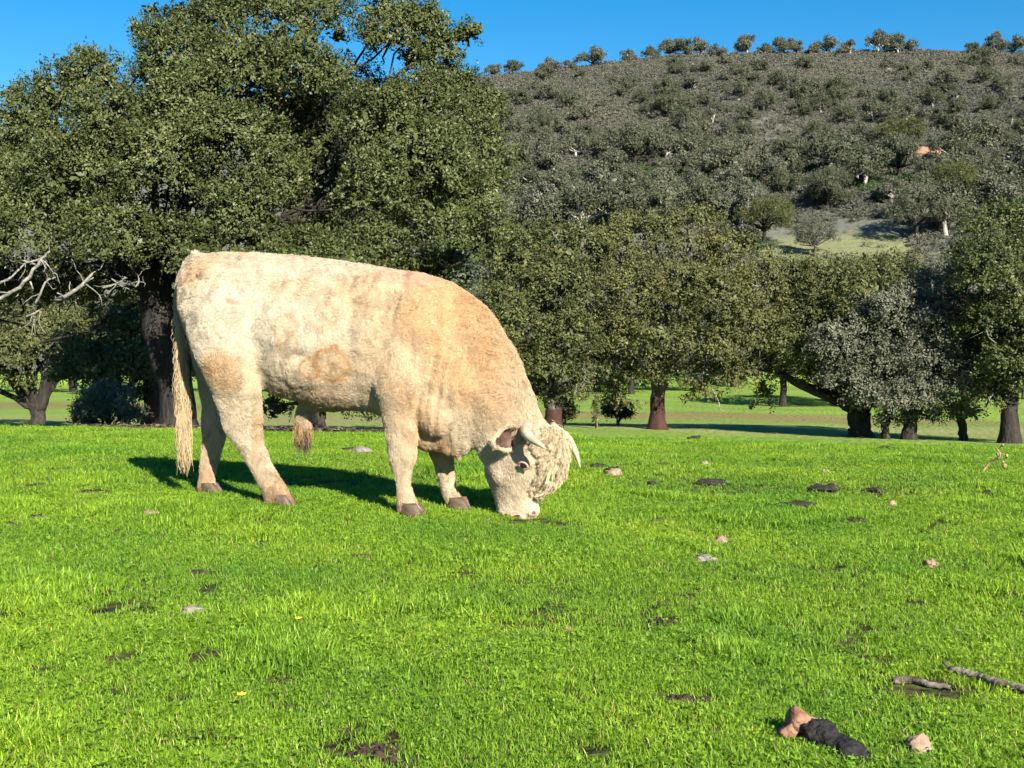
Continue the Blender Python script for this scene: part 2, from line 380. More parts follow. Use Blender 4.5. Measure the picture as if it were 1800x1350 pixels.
def limb(A, pts, r0, r1, R, n=9, seg=7, wig=.05, wob=.25):
    P = bez(pts, n); Ltot = np.linalg.norm(P[-1]-P[0])
    P[1:-1] += R.normal(0, wig*Ltot*.3, (n-2, 3))
    A.tube(P, np.linspace(1, 0, n)**.8*(r0-r1)+r1, seg, wob)
    return P

def hull_lobes(c, r, n, fr, R, zlow=-.35):
    """random lobes over an ellipsoidal hull"""
    out = [(c, np.array(r)*.62)]
    k = 0; dirs = []
    while len(dirs) < n:
        d = unit(R.normal(size=3)); k += 1
        if d[2] < zlow: continue
        if dirs and k < 4000 and max(np.dot(d, e) for e in dirs) > 1-.9/n*2: continue
        dirs.append(d)
    for d in dirs:
        s = R.uniform(.75, 1.25)*fr
        out.append((c+d*np.array(r)*(1-s*.55), np.array([s*np.mean(r)]*3)*np.array([1.1, 1.1, .85])))
    return out

def tree(name, label, cat, base, crown_c, crown_r, n_leaves, leaf, lm, bark, seed, forks=None, trunk_r=.25, fork_h=1.6, nl=14, fr=.42, group=None,
         lobes=None, strip=None, lean=(0, 0), hole=.76, dead=0, per=13, spread=.12, roots=True):
    """base world; crown_c / lobes in local metres above the base"""
    R = np.random.default_rng(seed)
    root = obj(name, None, label=label, cat=cat, group=group, loc=base); root.empty_display_size = .3
    lb = lobes if lobes is not None else hull_lobes(np.array(crown_c, float), crown_r, nl, fr, R)
    obj('crown', crown_mesh('crown', lb, n_leaves, leaf, lm, R, per=per, spread=spread, hole=hole), root)
    A = Acc(); top = np.array([lean[0], lean[1], fork_h])
    P = bez([(0, 0, -.25), (lean[0]*.25, lean[1]*.25, fork_h*.4), top], 9)
    rr = trunk_r*np.array([1.9, 1.4, 1.12, 1, .96, .95, .96, 1.0, .95]); P[2:-1] += R.normal(0, trunk_r*.1, (6, 3))
    A.tube(P, rr, 12, .2)
    for (c, r) in sorted(lb, key=lambda q: -q[1][0])[:16]:
        c = np.array(c, float); mid = top+(c-top)*.45+np.array([0, 0, .10*np.linalg.norm(c-top)*R.uniform(-.3, 1)])+R.normal(0, .09*np.linalg.norm(c-top), 3)*[1, 1, .4]
        r0 = trunk_r*R.uniform(.34, .52)
        limb(A, [top-np.array([0, 0, trunk_r*.3]), mid, c], r0, r0*.3, R)
        for _ in range(3):
            e = c+unit(R.normal(size=3))*np.array(r)*.8
            limb(A, [c*.8+mid*.2, (c+e)/2+R.normal(0, .1, 3), e], r0*.32, .012, R, 6, 5)
    if forks:
        for f in forks: limb(A, [np.array(p, float) for p in f[0]], f[1], f[2], R, 12, 10, .03)
    obj('trunk', A.mesh('trunk', bark), root)
    if strip:
        B = Acc(); h = strip; t = np.linspace(0, 1, 6)
        Ps = np.stack([np.interp(t*h-.25*(1-t), P[:, 2], P[:, 0]), np.interp(t*h-.25*(1-t), P[:, 2], P[:, 1]), t*h-.25*(1-t)], 1)
        B.tube(Ps, np.interp(Ps[:, 2], P[:, 2], rr)*1.09, 14, .05)
        obj('stripped_bark', B.mesh('stripped_bark', M['bark_red']), root)
    for k in range(dead):
        D = Acc(); c, r = lb[R.integers(1, len(lb))]; c = np.array(c, float)
        d = unit(np.array([R.uniform(-.5, .7), -1, R.uniform(-.3, .5)])); s = c+d*np.array(r)*.8; e = s+unit(d*.4+R.normal(0, .7, 3))*R.uniform(.4, .9)
        P2 = limb(D, [s, (s+e)/2+R.normal(0, .06, 3), e], .03, .008, R, 7, 5)
        for _ in range(3):
            q = P2[R.integers(2, 6)]; limb(D, [q, q+R.normal(0, .1, 3), q+R.normal(0, .25, 3)], .014, .004, R, 5, 4)
        obj('dead_branch', D.mesh('dead_branch', M['dead']), root)
    return root

#@@TREES
# ---- the big holm oak
DB = 23.0
bb = atd(292, DB)
def L_(px, py, r, dy=0.0, q=(.9, .9, .82)):
    """lobe of the big oak from where it shows in the photo: radius in px"""
    D = DB+dy
    return (np.array([(px-900)/F*D-bb[0], dy, pz(py, D)-bb[2]]), np.array([r*D/F]*3)*np.array([q[0], q[1], q[2]]))
big_lobes = [L_(x, y, r, dy) for (x, y, r, dy) in [
    (60, 235, 85, .2), (20, 330, 90, -.6), (-60, 300, 110, .5), (120, 190, 90, .6), (175, 150, 72, .5), (215, 230, 100, -.8), (130, 320, 110, -1.3), (60, 420, 95, -1.4),
    (-70, 440, 110, -.8), (200, 420, 95, -1.8), (300, 110, 85, .2), (330, 60, 70, .8), (305, 300, 115, -1.7), (330, 195, 95, -1.2), (300, 430, 75, -1.5), (400, 40, 75, .3), (430, 130, 100, -1.0),
    (420, 255, 105, -2.0), (415, 390, 92, -2.2), (500, 45, 85, .4), (530, 130, 88, -.6), (465, 330, 85, -2.0), (575, 40, 70, .8), (672, 215, 92, -1.4), (672, 335, 98, -1.9),
    (660, 440, 90, -1.9), (740, 300, 110, -1.6), (760, 405, 95, -1.5), (750, 200, 95, -.4), (830, 250, 72, 0), (815, 340, 90, -.7), (850, 420, 50, -.6), (690, 70, 70, .5), (740, 45, 62, .6),
    (765, 90, 52, .3), (670, 20, 50, .9), (790, 160, 62, .6), (860, 190, 38, .6), (480, 440, 70, -1.6), (560, 450, 70, -1.7), (250, 60, 28, .8), (150, 105, 30, .8), (270, 25, 20, .9), (820, 60, 26, .6), (880, 280, 32, .2), (40, 170, 34, .8),
    (560, 330, 80, .9), (560, 235, 70, .9), (555, 420, 65, .8), (735, 112, 40, .9), (430, 500, 75, -3.0), (375, 475, 58, -3.0), (335, 462, 45, -2.6), (500, 490, 80, -2.8), (600, 480, 80, -2.6), (30, 505, 70, 1.2), (120, 505, 70, 1.4), (200, 505, 62, 1.3), (-60, 520, 80, 1.0), (260, 470, 60, 1.2), (430, 500, 80, .8), (560, 510, 80, .9), (680, 500, 80, .6), (780, 480, 60, .4),
    (400, 200, 170, 1.6), (600, 250, 170, 1.8), (250, 300, 170, 1.5), (700, 330, 140, 1.6), (80, 350, 150, 1.6)]]
def big_oak():
    R = np.random.default_rng(5)
    root = obj('holm_oak', None, label='huge dense holm oak filling the upper left behind the bull', cat='tree', loc=bb)
    obj('crown', crown_mesh('crown', big_lobes, 560000, .060, M['leaf_big'], R, per=16, spread=.085, inner=.20, hole=.56, lump=.34), root)
    A = Acc()
    def p(px, py, dy=0.0):
        return np.array([(px-900)/F*(DB+dy)-bb[0], dy, pz(py, DB+dy)-bb[2]])
    fork = p(303, 590)
    A.tube(bez([p(312, 775), p(314, 740), p(312, 690), p(300, 640), p(285, 580), p(275, 520), p(272, 460)], 16), np.array([.5, .42, .37, .34, .33, .32, .32, .33, .35, .36, .36, .34, .32, .3, .28, .26])*1.02, 14, .18)
    A.tube(bez([p(308, 650), p(335, 560), p(345, 480), p(380, 400)], 10), np.linspace(.3, .16, 10), 10, .2)
    for (c, r) in big_lobes:
        s = p(280+R.uniform(-20, 60), R.uniform(430, 500)); dist = np.linalg.norm(c-s)
        mid = s+(c-s)*.5+R.normal(0, .09*dist, 3)+np.array([0, 0, -.02*dist]); r0 = R.uniform(.022, .05)
        limb(A, [s, mid, c], r0, .02, R, 12, 6, .08)
        for _ in range(3):
            e = c+unit(R.normal(size=3))*r*.95
            limb(A, [c, (c+e)/2+R.normal(0, .1, 3), e], .03, .008, R, 6, 5)
    obj('trunk', A.mesh('trunk', M['bark']), root)
    # bleached dead limbs poking from the left side
    for pts, r0, subs in [
        ([(-30, 540, -2.0), (20, 515, -2.1), (48, 490, -2.2), (70, 455, -2.2), (88, 442, -2.2)], .042, [((48, 490), (58, 508)), ((62, 465), (40, 458)), ((70, 455), (45, 462))]),
        ([(98, 528, -2.1), (125, 515, -2.2), (148, 497, -2.2), (163, 480, -2.2)], .042, [((148, 497), (164, 488)), ((112, 522), (100, 515))]),
        ([(-20, 505, -1.9), (15, 490, -2.0), (45, 462, -2.0)], .028, []),
        ([(62, 535, -1.9), (72, 515, -2), (82, 495, -2.0), (98, 487, -2)], .024, []),
        ([(180, 507, -1.9), (205, 498, -2.0), (222, 488, -2.0)], .026, [((205, 498), (196, 490))]),
        ([(45, 557, -1.8), (58, 552, -1.9), (70, 545, -1.9)], .024, []),
        ([(238, 505, -1.7), (244, 495, -1.7), (243, 485, -1.7)], .016, [])]:
        D = Acc(); limb(D, [p(*q) for q in pts], r0, r0*.45, R, 14, 7, .03, .35)
        for _ in range(5):
            q0 = p(*pts[R.integers(1, len(pts))]); e0 = q0+R.normal(0, .22, 3)*[1, .6, 1]; limb(D, [q0, (q0+e0)/2+R.normal(0, .04, 3), e0], r0*.3, .005, R, 7, 5, .08)
        for a, b2 in subs: limb(D, [p(*a, pts[1][2]), p((a[0]+b2[0])/2+2, (a[1]+b2[1])/2, pts[1][2]-.05), p(*b2, pts[1][2]-.1)], r0*.5, .012, R, 7, 5)
        obj('dead_branch', D.mesh('dead_branch', M['dead']), root)
big_oak()

def px_lobes(base, D, L):
    """lobes of a nearer tree read off the photo: (px, py, rx_px, rz_px, dy)"""
    return [(np.array([(x-900)/F*(D+dy)-base[0], dy, pz(y, D+dy)-base[2]]), np.array([rx, (rx+rz)/2, rz])*D/F) for (x, y, rx, rz, dy) in L]

def px_tree(name, label, px, D, L, n, leaf, lm, bark, seed, trunk_px, fork_py, **kw):
    b = atd(px, D); fork = (pz(fork_py, D)-b[2])
    return tree(name, label, 'tree', b, None, None, n, leaf, lm, bark, seed, lobes=px_lobes(b, D, L), trunk_r=trunk_px*D/F/2, fork_h=fork, **kw)

def off(px, D, pts):
    b = atd(px, D); return [np.array([(x-900)/F*D-b[0], 0, pz(y, D)-b[2]]) for x, y in pts]

# ---- left group
px_tree('cork_oak', 'oak with dark forked trunk at the far left edge', 66, 40, [(-40, 560, 70, 60, 0), (30, 545, 70, 60, 0), (10, 620, 60, 50, -1), (70, 600, 60, 50, -.5), (-60, 640, 60, 55, -.6), (115, 580, 55, 50, .6), (30, 670, 35, 22, -.6), (120, 650, 35, 30, .3)],
        42000, .095, M['leaf_mid'], M['bark'], 31, 26, 715, forks=[(off(66, 40, [(66, 722), (45, 695), (20, 668), (5, 640)]), .22, .1), (off(66, 40, [(66, 722), (78, 690), (88, 655), (105, 620)]), .24, .1)])
px_tree('cork_oak', 'bushy oak with red stripped trunk base left of the bull tail', 268, 33, [(150, 600, 55, 50, 0), (200, 580, 60, 50, 0), (235, 640, 50, 50, -.5), (180, 655, 55, 45, -.6), (130, 650, 45, 40, 0), (290, 620, 45, 60, .8), (250, 560, 50, 50, .8), (215, 690, 45, 24, 0), (330, 640, 55, 60, 1.5), (290, 690, 40, 30, .8), (320, 560, 60, 60, 2)],
        52000, .085, M['leaf_mid'], M['bark'], 32, 30, 655, strip=1.05)
px_tree('holm_oak', 'dark low oak seen under the belly of the bull', 560, 36, [(430, 600, 70, 60, 0), (500, 580, 70, 60, 0), (580, 590, 70, 60, 0), (650, 600, 70, 60, 0), (470, 670, 60, 45, -.3), (540, 670, 60, 45, -.5), (610, 680, 60, 45, -.3), (680, 670, 60, 50, 0), (480, 715, 40, 24, 0), (640, 722, 40, 22, 0), (740, 640, 60, 60, .5)],
        50000, .095, M['leaf_mid'], M['bark'], 38, 26, 715)
def bush(name, label, px, D, L, n, leaf, lm, seed, group=None):
    b = atd(px, D); R = np.random.default_rng(seed); lb = px_lobes(b, D, L)
    root = obj(name, None, label=label, cat='bush', loc=b, group=group)
    obj('foliage', crown_mesh('foliage', lb, n, leaf, lm, R, per=8, spread=.1, low=-.9), root)
    A = Acc()
    for c, r in lb:
        for _ in range(4):
            e = c+R.normal(0, .45, 3)*r; limb(A, [R.normal(0, .04, 3)*[1, 1, 0]+[0, 0, -.08], e*[.4, .4, .5], e], .022, .006, R, 6, 5)
    obj('stem', A.mesh('stem', M['bark']), root)
bush('bush', 'pale grey-green bush under the oaks on the left', 190, 31, [(165, 715, 38, 28, 0), (205, 712, 40, 30, 0), (188, 690, 36, 26, .3), (235, 728, 25, 16, 0), (145, 735, 18, 12, 0)], 11000, .065, M['leaf_grey'], 41)
# ---- middle group
px_tree('cork_oak', 'cork oak with pale trunk beside the bull neck', 972, 41, [(905, 470, 70, 65, 0), (880, 550, 55, 60, -1), (950, 440, 70, 55, 0), (985, 500, 70, 60, -1.4), (925, 580, 70, 60, -1.6), (1000, 590, 65, 55, -1.5), (960, 640, 70, 42, -1.2), (890, 630, 50, 45, -.5), (1030, 430, 55, 45, .4), (1040, 660, 45, 30, 0), (950, 540, 120, 100, 1.5), (905, 420, 50, 40, 1), (1010, 690, 35, 22, -.2), (930, 690, 35, 25, -.3)],
        86000, .092, M['leaf_mid'], M['bark_grey'], 33, 28, 690, strip=.62, dead=3, forks=[(off(972, 41, [(975, 720), (985, 690), (1010, 668), (1040, 640)]), .2, .09), (off(972, 41, [(968, 715), (955, 680), (930, 650), (915, 620)]), .22, .09)])
px_tree('cork_oak', 'broad cork oak with red stripped trunk in the middle distance', 1156, 42, [(1090, 440, 65, 55, 0), (1150, 420, 65, 50, 0), (1215, 430, 65, 52, 0), (1280, 450, 60, 50, 0), (1120, 520, 75, 62, -1.5), (1190, 510, 75, 60, -1.8), (1260, 530, 75, 62, -1.7), (1335, 500, 65, 60, -.4), (1380, 560, 55, 60, -.4), (1090, 590, 70, 55, -1.2), (1160, 600, 75, 50, -1.8), (1320, 590, 70, 55, -1.2), (1240, 610, 65, 48, -1.6), (1120, 655, 55, 38, -.8), (1195, 660, 50, 32, -.8), (1320, 655, 55, 38, -.6), (1080, 690, 35, 30, 0), (1350, 690, 22, 20, 0), (1220, 540, 140, 100, 1.8), (1060, 480, 60, 60, .4), (1400, 610, 45, 45, .2), (1230, 395, 45, 35, .3), (1120, 400, 45, 35, .3), (1100, 705, 30, 22, -.2), (1235, 690, 36, 24, -.3), (1345, 705, 28, 22, -.3), (1270, 660, 50, 34, -.5), (1050, 620, 50, 50, -.3)],
        140000, .088, M['leaf_gold'], M['bark_grey'], 34, 25, 660, strip=1.15, dead=8)
px_tree('holm_oak', 'leafy low oak with leaning dark limbs right of the middle', 1512, 41, [(1440, 560, 60, 55, 0), (1460, 505, 65, 55, 0), (1510, 490, 60, 50, .6), (1520, 540, 70, 60, -1.3), (1560, 500, 60, 55, 0), (1420, 620, 60, 45, -.6), (1500, 620, 70, 45, -1.2), (1400, 520, 60, 60, .8), (1430, 660, 42, 24, 0), (1345, 645, 45, 40, .6), (1480, 550, 110, 90, 1.6), (1390, 490, 50, 40, 1.0), (1590, 495, 55, 45, .8), (1470, 680, 30, 18, .3)],
        84000, .088, M['leaf_mid'], M['bark'], 35, 40, 722, dead=5, hole=.76, forks=[(off(1512, 41, [(1512, 730), (1480, 702), (1440, 690), (1405, 675), (1375, 655)]), .26, .1), (off(1512, 41, [(1515, 725), (1535, 690), (1560, 650)]), .22, .08), (off(1512, 41, [(1455, 694), (1432, 668), (1420, 640)]), .13, .07)])
px_tree('holm_oak', 'silvery grey oak with foliage drooping to the ground', 1600, 40, [(1590, 560, 65, 60, 0), (1550, 630, 65, 55, -.8), (1620, 620, 70, 60, -1), (1670, 580, 55, 60, 0), (1590, 690, 65, 45, -.9), (1660, 680, 60, 50, -.8), (1540, 700, 45, 35, -.3), (1690, 720, 40, 28, -.2), (1620, 730, 45, 22, -.2), (1630, 520, 60, 50, .2), (1560, 735, 25, 20, 0), (1500, 600, 50, 50, -.9), (1480, 660, 45, 40, -.8), (1560, 560, 60, 55, -1.2), (1640, 570, 60, 55, -1.3), (1700, 640, 45, 50, -.6), (1520, 690, 45, 35, -.9), (1720, 560, 45, 50, -.4), (1460, 610, 45, 45, -1.0), (1740, 680, 40, 45, -.5)],
        118000, .085, M['leaf_grey'], M['bark'], 36, 26, 720, dead=6, hole=.76, forks=[(off(1600, 40, [(1556, 775), (1556, 740), (1562, 700)]), .16, .1), (off(1600, 40, [(1693, 790), (1692, 750), (1680, 710)]), .17, .1)])
px_tree('holm_oak', 'tall dark oak with bare grey trunk at the right edge', 1776, 38, [(1700, 470, 50, 50, 0), (1740, 410, 65, 50, 0), (1800, 390, 70, 55, 0), (1770, 470, 75, 60, -1.4), (1735, 480, 60, 50, -1.5), (1790, 545, 60, 45, -1.2), (1740, 560, 50, 40, -.9), (1780, 630, 60, 45, -.9), (1840, 460, 70, 65, 0), (1690, 540, 35, 35, .4), (1860, 560, 80, 80, 0), (1800, 560, 60, 50, .8), (1750, 620, 55, 55, .6), (1800, 660, 60, 50, -.2), (1850, 670, 60, 50, 0), (1900, 420, 70, 60, .5), (1735, 690, 40, 40, .3)],
        110000, .085, M['leaf_big'], M['bark'], 37, 30, 640, dead=6, hole=.76, forks=[(off(1776, 38, [(1776, 650), (1765, 560), (1745, 520), (1720, 520)]), .2, .08), (off(1776, 38, [(1776, 600), (1790, 530), (1820, 500)]), .2, .1)])
# ---- low bushes and the staked sapling under the middle trees
bush('bush', 'round dark bush at the foot of the pale trunked cork oak', 992, 43, [(985, 718, 20, 18, 0), (998, 722, 16, 14, 0)], 5000, .07, M['leaf_mid'], 42)
bush('bush', 'low dark bush left of the red stripped trunk', 1086, 46, [(1078, 715, 24, 20, 0), (1098, 722, 16, 12, 0)], 6000, .08, M['leaf_mid'], 43)
def sapling():
    b = atd(1047, 41); root = obj('sapling', None, label='thin sapling tied to a wooden stake between the bushes', cat='tree', loc=b)
    R = np.random.default_rng(3); h = lambda py: pz(py, 41)-b[2]
    obj('crown', crown_mesh('crown', [(np.array([0, 0, h(y)]), np.array([.12, .12, .17])) for y in (700, 712, 724, 734)], 900, .06, M['leaf_mid'], R, per=6, spread=.04), root)
    A = Acc(); A.tube([(0, 0, -.05), (.01, 0, .5), (0, 0, h(705))], [.018, .014, .006], 6); obj('trunk', A.mesh('trunk', M['bark']), root)
    A = Acc(); A.tube([(.05, -.03, -.1), (.05, -.03, .3), (.06, -.03, h(735))], [.025, .025, .025], 6); obj('stake', A.mesh('stake', M['straw']), root)
sapling()

# ---- second row and hill foot trees, then the hillside
def template(name, seed, lm, n, leaf, bark, w=2.6, h=4.2, n_lobe=7, tr=.27):
    R = np.random.default_rng(seed); c = np.array([R.uniform(-.3, .3), 0, h*.56])
    lb = hull_lobes(c, (w, w*.9, h*.42), n_lobe, .46, R, -.35)
    lb = [(q[0]+R.normal(0, .24*w, 3)*[1, 1, .55], q[1]*R.uniform(.75, 1.25)) for q in lb]
    cm = crown_mesh('crown', lb, n, leaf, lm, R, per=8, spread=leaf*1.3, hole=.62, inner=.14)
    A = Acc(); top = np.array([R.uniform(-.4, .4), 0, h*.33]); A.tube(bez([(0, 0, -.4), top*.5+[R.uniform(-.1, .1), 0, 0], top], 6), tr*np.array([1.3, 1.05, .95, .9, .9, .9]), 8, .2)
    for c2, r in lb[1:]:
        limb(A, [top, (top+c2)/2+R.normal(0, .25, 3), c2+R.normal(0, .3, 3)], tr*.55, tr*.18, R, 7, 5)
    return cm, A.mesh('trunk', bark)
TP = [template('t', 100+k, [M['leaf_far'], M['leaf_hill'], M['leaf_grey'], M['leaf_far'], M['leaf_grey'], M['leaf_hill']][k], 9000, .24, [M['pale_bark'], M['bark'], M['pale_bark'], M['bark_grey'], M['pale_bark'], M['pale_bark']][k], w=[2.9, 2.5, 2.3, 3.1, 2.0, 3.0][k], h=[4.4, 4.8, 4.0, 4.2, 4.6, 4.6][k]) for k in range(6)]
TB = [template('b', 120+k, [M['leaf_hill'], M['leaf_mid'], M['leaf_grey'], M['leaf_far']][k], 26000, .13, [M['bark'], M['bark'], M['bark_grey'], M['bark']][k], w=3.1, h=[5.2, 5.6, 5.0, 5.4][k], n_lobe=12, tr=.24) for k in range(4)]
def put(name, T, label, group, x, y, s, rz, cat='tree', sz=1.0):
    o = obj(name, None, label=label, cat=cat, group=group, loc=(x, y, gz(x, y)[0]-.05)); o.rotation_euler.z = rz; o.scale = (s, s, s*sz)
    obj('crown', T[0], o); obj('trunk', T[1], o); return o
R = np.random.default_rng(77)
# the row behind the near trees (distance 60-130 m), filling the foot of the hill
row = [(880, 95, 1.15), (935, 100, 1.2), (990, 92, 1.1), (1050, 104, 1.2), (1110, 96, 1.1), (1170, 108, 1.15), (1230, 100, 1.05), (1290, 112, 1.1), (840, 108, 1.2), (1375, 78, .95), (1450, 84, .95), (1540, 76, .95),
       (1640, 80, 1.0), (1700, 88, 1.1), (1800, 92, 1.15), (1620, 104, 1.0), (1760, 110, 1.1), (1850, 100, 1.15), (-30, 85, 1.3), (130, 92, 1.2), (230, 85, 1.2), (420, 90, 1.2), (560, 95, 1.2), (700, 92, 1.2), (780, 100, 1.2)]
for k, (px, D, s) in enumerate(row):
    p = atd(px, D); put('meadow_oak', TB[k % 4], 'rounded oak in the second row beyond the nearest trees', 'oaks in the second row at the foot of the hill', p[0], D, s*R.uniform(.92, 1.1), R.uniform(0, 6.28))
# individually recognisable ones around the clearing on the lower slope
for px, D, s, k, lb in [(1345, 172, 1.25, 1, 'oak with black trunk at the left end of the hillside clearing'), (1432, 166, .95, 2, 'leaning grey oak in the hillside clearing'),
                        (1612, 172, 1.35, 3, 'dark round oak with black trunk at the right end of the hillside clearing'), (1455, 190, 1.3, 0, 'oak with dark trunk above the hillside clearing'), (1665, 186, 1.3, 1, 'oak with black trunk upslope of the dark round oak'),
                        (1585, 232, 1.35, 5, 'dark spreading oak beside the bare red earth on the slope')]:
    p = atd(px, D); put('hillside_oak', TB[k % 4], lb, None, p[0], D, s, k*1.7)
# ridge line trees against the sky
for k, (px, py, s) in enumerate([(868, 137, 1.0), (903, 131, 1.1), (972, 122, 1.35), (1040, 118, 1.5), (1102, 110, 1.2), (1143, 106, .9), (1178, 106, 1.3), (1205, 102, 1.3), (1232, 103, 1.3), (1258, 100, 1.1), (1312, 97, 1.45), (1346, 96, .9), (1376, 95, 1.25), (1399, 96, 1.1), (1428, 95, 1.1),
                                  (1450, 95, 1.3), (1493, 95, 1.35), (1546, 95, 1.4), (1580, 95, 1.5), (1708, 96, 1.0), (1750, 97, 1.5), (1782, 97, 1.2), (1640, 94, .5), (1835, 98, 1.3), (1000, 121, .7)]):
    D = R.uniform(408, 421); x = (px-900)/F*D
    put('ridge_oak', TP[k % 6], 'tiny oak standing on the ridge line against the sky', 'oaks along the ridge of the hill', x, D, s*.98, R.uniform(0, 6.28), sz=R.uniform(.9, 1.25))
# hillside trees: spread evenly over the slope as seen, none closer than a crown apart
placed = []; BANK = G(1625, 268, 425, 118)
tries = 0
while len(placed) < 215 and tries < 4000:
    tries += 1
    px = R.uniform(850, 1880); top = np.interp(px, [850, 1000, 1200, 1400, 1880], [150, 133, 112, 106, 108])
    py = top+(415-top)*R.random()**.85
    if 1345 < px < 1590 and 375 < py < 470: continue
    p = G(px, py, 425, 118); D = p[1]
    if math.hypot(p[0]-BANK[0], p[1]-BANK[1]) < 7 or (abs(px-1625) < 35 and 262 < py < 330): continue
    mn = 4.0+.009*D
    if any((p[0]-q[0])**2+(p[1]-q[1])**2 < mn*mn for q in placed): continue
    placed.append(p)
for k, p in enumerate(placed):
    T = TP[R.integers(6)] if p[1] > 170 else TB[R.integers(4)]
    s = R.uniform(.7, 1.25)*(1.2 if p[1] < 240 else 1)
    put('hillside_oak', T, 'small oak among the scrub on the '+('lower slope, just above the meadow trees' if p[1] < 190 else 'middle of the hillside' if p[1] < 290 else 'upper hillside below the ridge'), 'small oaks scattered over the hillside', p[0], p[1], s, R.uniform(0, 6.28), sz=R.uniform(.85, 1.15))
# scrub: uncountable
def scrub_src(seed, m, n=170, leaf=.17, w=.9, h=.7):
    R = np.random.default_rng(seed); lb = hull_lobes(np.array([0, 0, h*.5]), (w, w, h*.6), 5, .5, R)
    return crown_mesh('scrub', lb, n, leaf, m, R, per=5, spread=.12, low=-.3)
sc = source_collection('scrub_clump', [scrub_src(200+k, M['scrub']) for k in range(5)]+[scrub_src(210+k, M['scrub_green'], 220) for k in range(2)])
pts = []; ids = []
n = 52000
px = R.uniform(500, 2100, n*2); D = 122+(424-122)*R.random(n*2)**.72
x = (px-900)/F*D; dens = .7+.3*n2(x, D, 22, 31)+.5*n2(x, D, 6, 32); cl = ((px > 1340) & (px < 1600) & (D > 150) & (D < 183) & (R.random(n*2) < .96)); low = sstep(118, 185, D)
kp = (R.random(n*2) < dens*(.25+.75*low)) & ~cl & (np.hypot(x-BANK[0], (D-BANK[1]+1.5)*.7) > 4.2)
x, D = x[kp][:n], D[kp][:n]; z = gz(x, D)
gr = (n2(x, D, 14, 33) > .28) & (D < 230)
idx = np.where(gr, 5+R.integers(0, 2, len(x)), R.integers(0, 5, len(x)))
scatter('hillside_scrub', np.stack([x, D, z-.1], 1), np.stack([0*x, 0*x, R.uniform(0, 6.28, len(x))], 1), (.5+.9*R.random(len(x))**2.0+.4*R.random(len(x)))*(1+.45*sstep(230, 400, D))*np.where(gr, 1.1, 1.0), idx, sc, 'grey-brown scrub covering the whole hillside between the oaks')
# bare red earth scrape on the slope
def earth_bank():
    b = G(1625, 268, 425, 118); A = Acc(); Rr = np.random.default_rng(8); a = np.linspace(0, 6.28, 18, endpoint=False); rings = []
    for rr, h in ((3.4, -.3), (2.8, .45), (1.6, .95), (.3, 1.15)):
        q = rr*(1+.3*(Rr.random(18)-.5)); rings.append(np.stack([np.cos(a)*q, np.sin(a)*q*1.2, h+.3*np.sin(a)*q+Rr.normal(0, .08, 18)], 1))
    A.rings(np.array(rings)); m = noise_mat('red earth', [(.3, (.2, .1, .055)), (.7, (.4, .24, .15))], 1.5, .95, .6)
    obj('earth_bank', A.mesh('earth_bank', m), label='small scrape of bare reddish earth high on the slope', cat='earth bank', loc=b)
earth_bank()

#@@BULL
# ------------------------------------------------------------------ the bull
TH = math.radians(19); U = np.array([math.cos(TH), -math.sin(TH), 0]); W = np.array([math.sin(TH), math.cos(TH), 0]); ZU = np.array([0, 0, 1.])
OB = np.array([(600-900)/F*7.2, 7.2, 0]); OB[2] = gz(OB[0], OB[1], False)[0]
CAMP = np.array([0, 0, CAMZ])
def Bp(px, py, lat=0.0, o=OB, w=W):
    """bull-local point (metres from its base) on the plane parallel to its long axis, lat metres to its far side"""
    d = np.array([(px-900)/F, 1, (HOR-py)/F]); t = np.dot(o+w*lat-CAMP, w)/np.dot(d, w)
    return CAMP+d*t-OB
def sect(top, bot, w, wdir=W, k=28, ex=2.2, bias=0.0, wb=None):
    """superellipse ring between two profile points; bias>0 puts the widest place lower, wb narrows the lower half"""
    a = np.linspace(0, 2*np.pi, k, endpoint=False); c = (top+bot)/2; h = (top-bot)/2
    ca, sa = np.cos(a), np.sin(a)
    cx = np.sign(ca)*np.abs(ca)**(2/ex); sx = np.sign(sa)*np.abs(sa)**(2/ex)
    ww = np.where(sa < 0, w*(wb if wb else 1)*np.abs(sa)+w*(1-np.abs(sa)), w)
    return c+cx[:, None]*ww[:, None]*wdir+(sx-bias*np.abs(cx))[:, None]*h
def densify(rings, m=4):
    """Catmull-Rom between rings"""
    R_ = np.array(rings); return bez(R_.reshape(len(R_), -1), (len(R_)-1)*m+1).reshape(-1, *R_.shape[1:])
BA = Acc()
# trunk and neck: (top px, bottom px, half width, exponent, widest-place bias, lower narrowing)
torso = [((322, 498), (332, 545), .07, 2, 0, 1), ((330, 466), (348, 610), .17, 2.1, .05, .9), ((352, 449), (375, 655), .235, 2.2, .1, .85), ((390, 443), (410, 668), .265, 2.3, .15, .8), ((440, 443), (450, 672), .275, 2.3, .2, .8), ((500, 447), (500, 690), .285, 2.3, .22, .8),
         ((560, 453), (555, 706), .295, 2.3, .22, .8), ((620, 459), (615, 716), .295, 2.3, .2, .8), ((680, 468), (672, 725), .285, 2.3, .15, .75), ((735, 477), (722, 755), .27, 2.2, .15, .7), ((780, 488), (765, 788), .25, 2.1, .15, .6), ((822, 511), (800, 802), .225, 2.1, .1, .5),
         ((858, 546), (820, 800), .195, 2.1, .05, .55), ((890, 592), (830, 792), .17, 2.1, 0, .65), ((916, 640), (838, 792), .152, 2.1, 0, .75), ((935, 690), (842, 800), .14, 2.1, 0, .85), ((948, 724), (848, 812), .128, 2.1, 0, .9), ((964, 748), (862, 822), .105, 2.1, 0, .9)]
BA.rings(densify([sect(Bp(*t), Bp(*b), w, ex=ex, bias=bi, wb=wb) for t, b, w, ex, bi, wb in torso]))
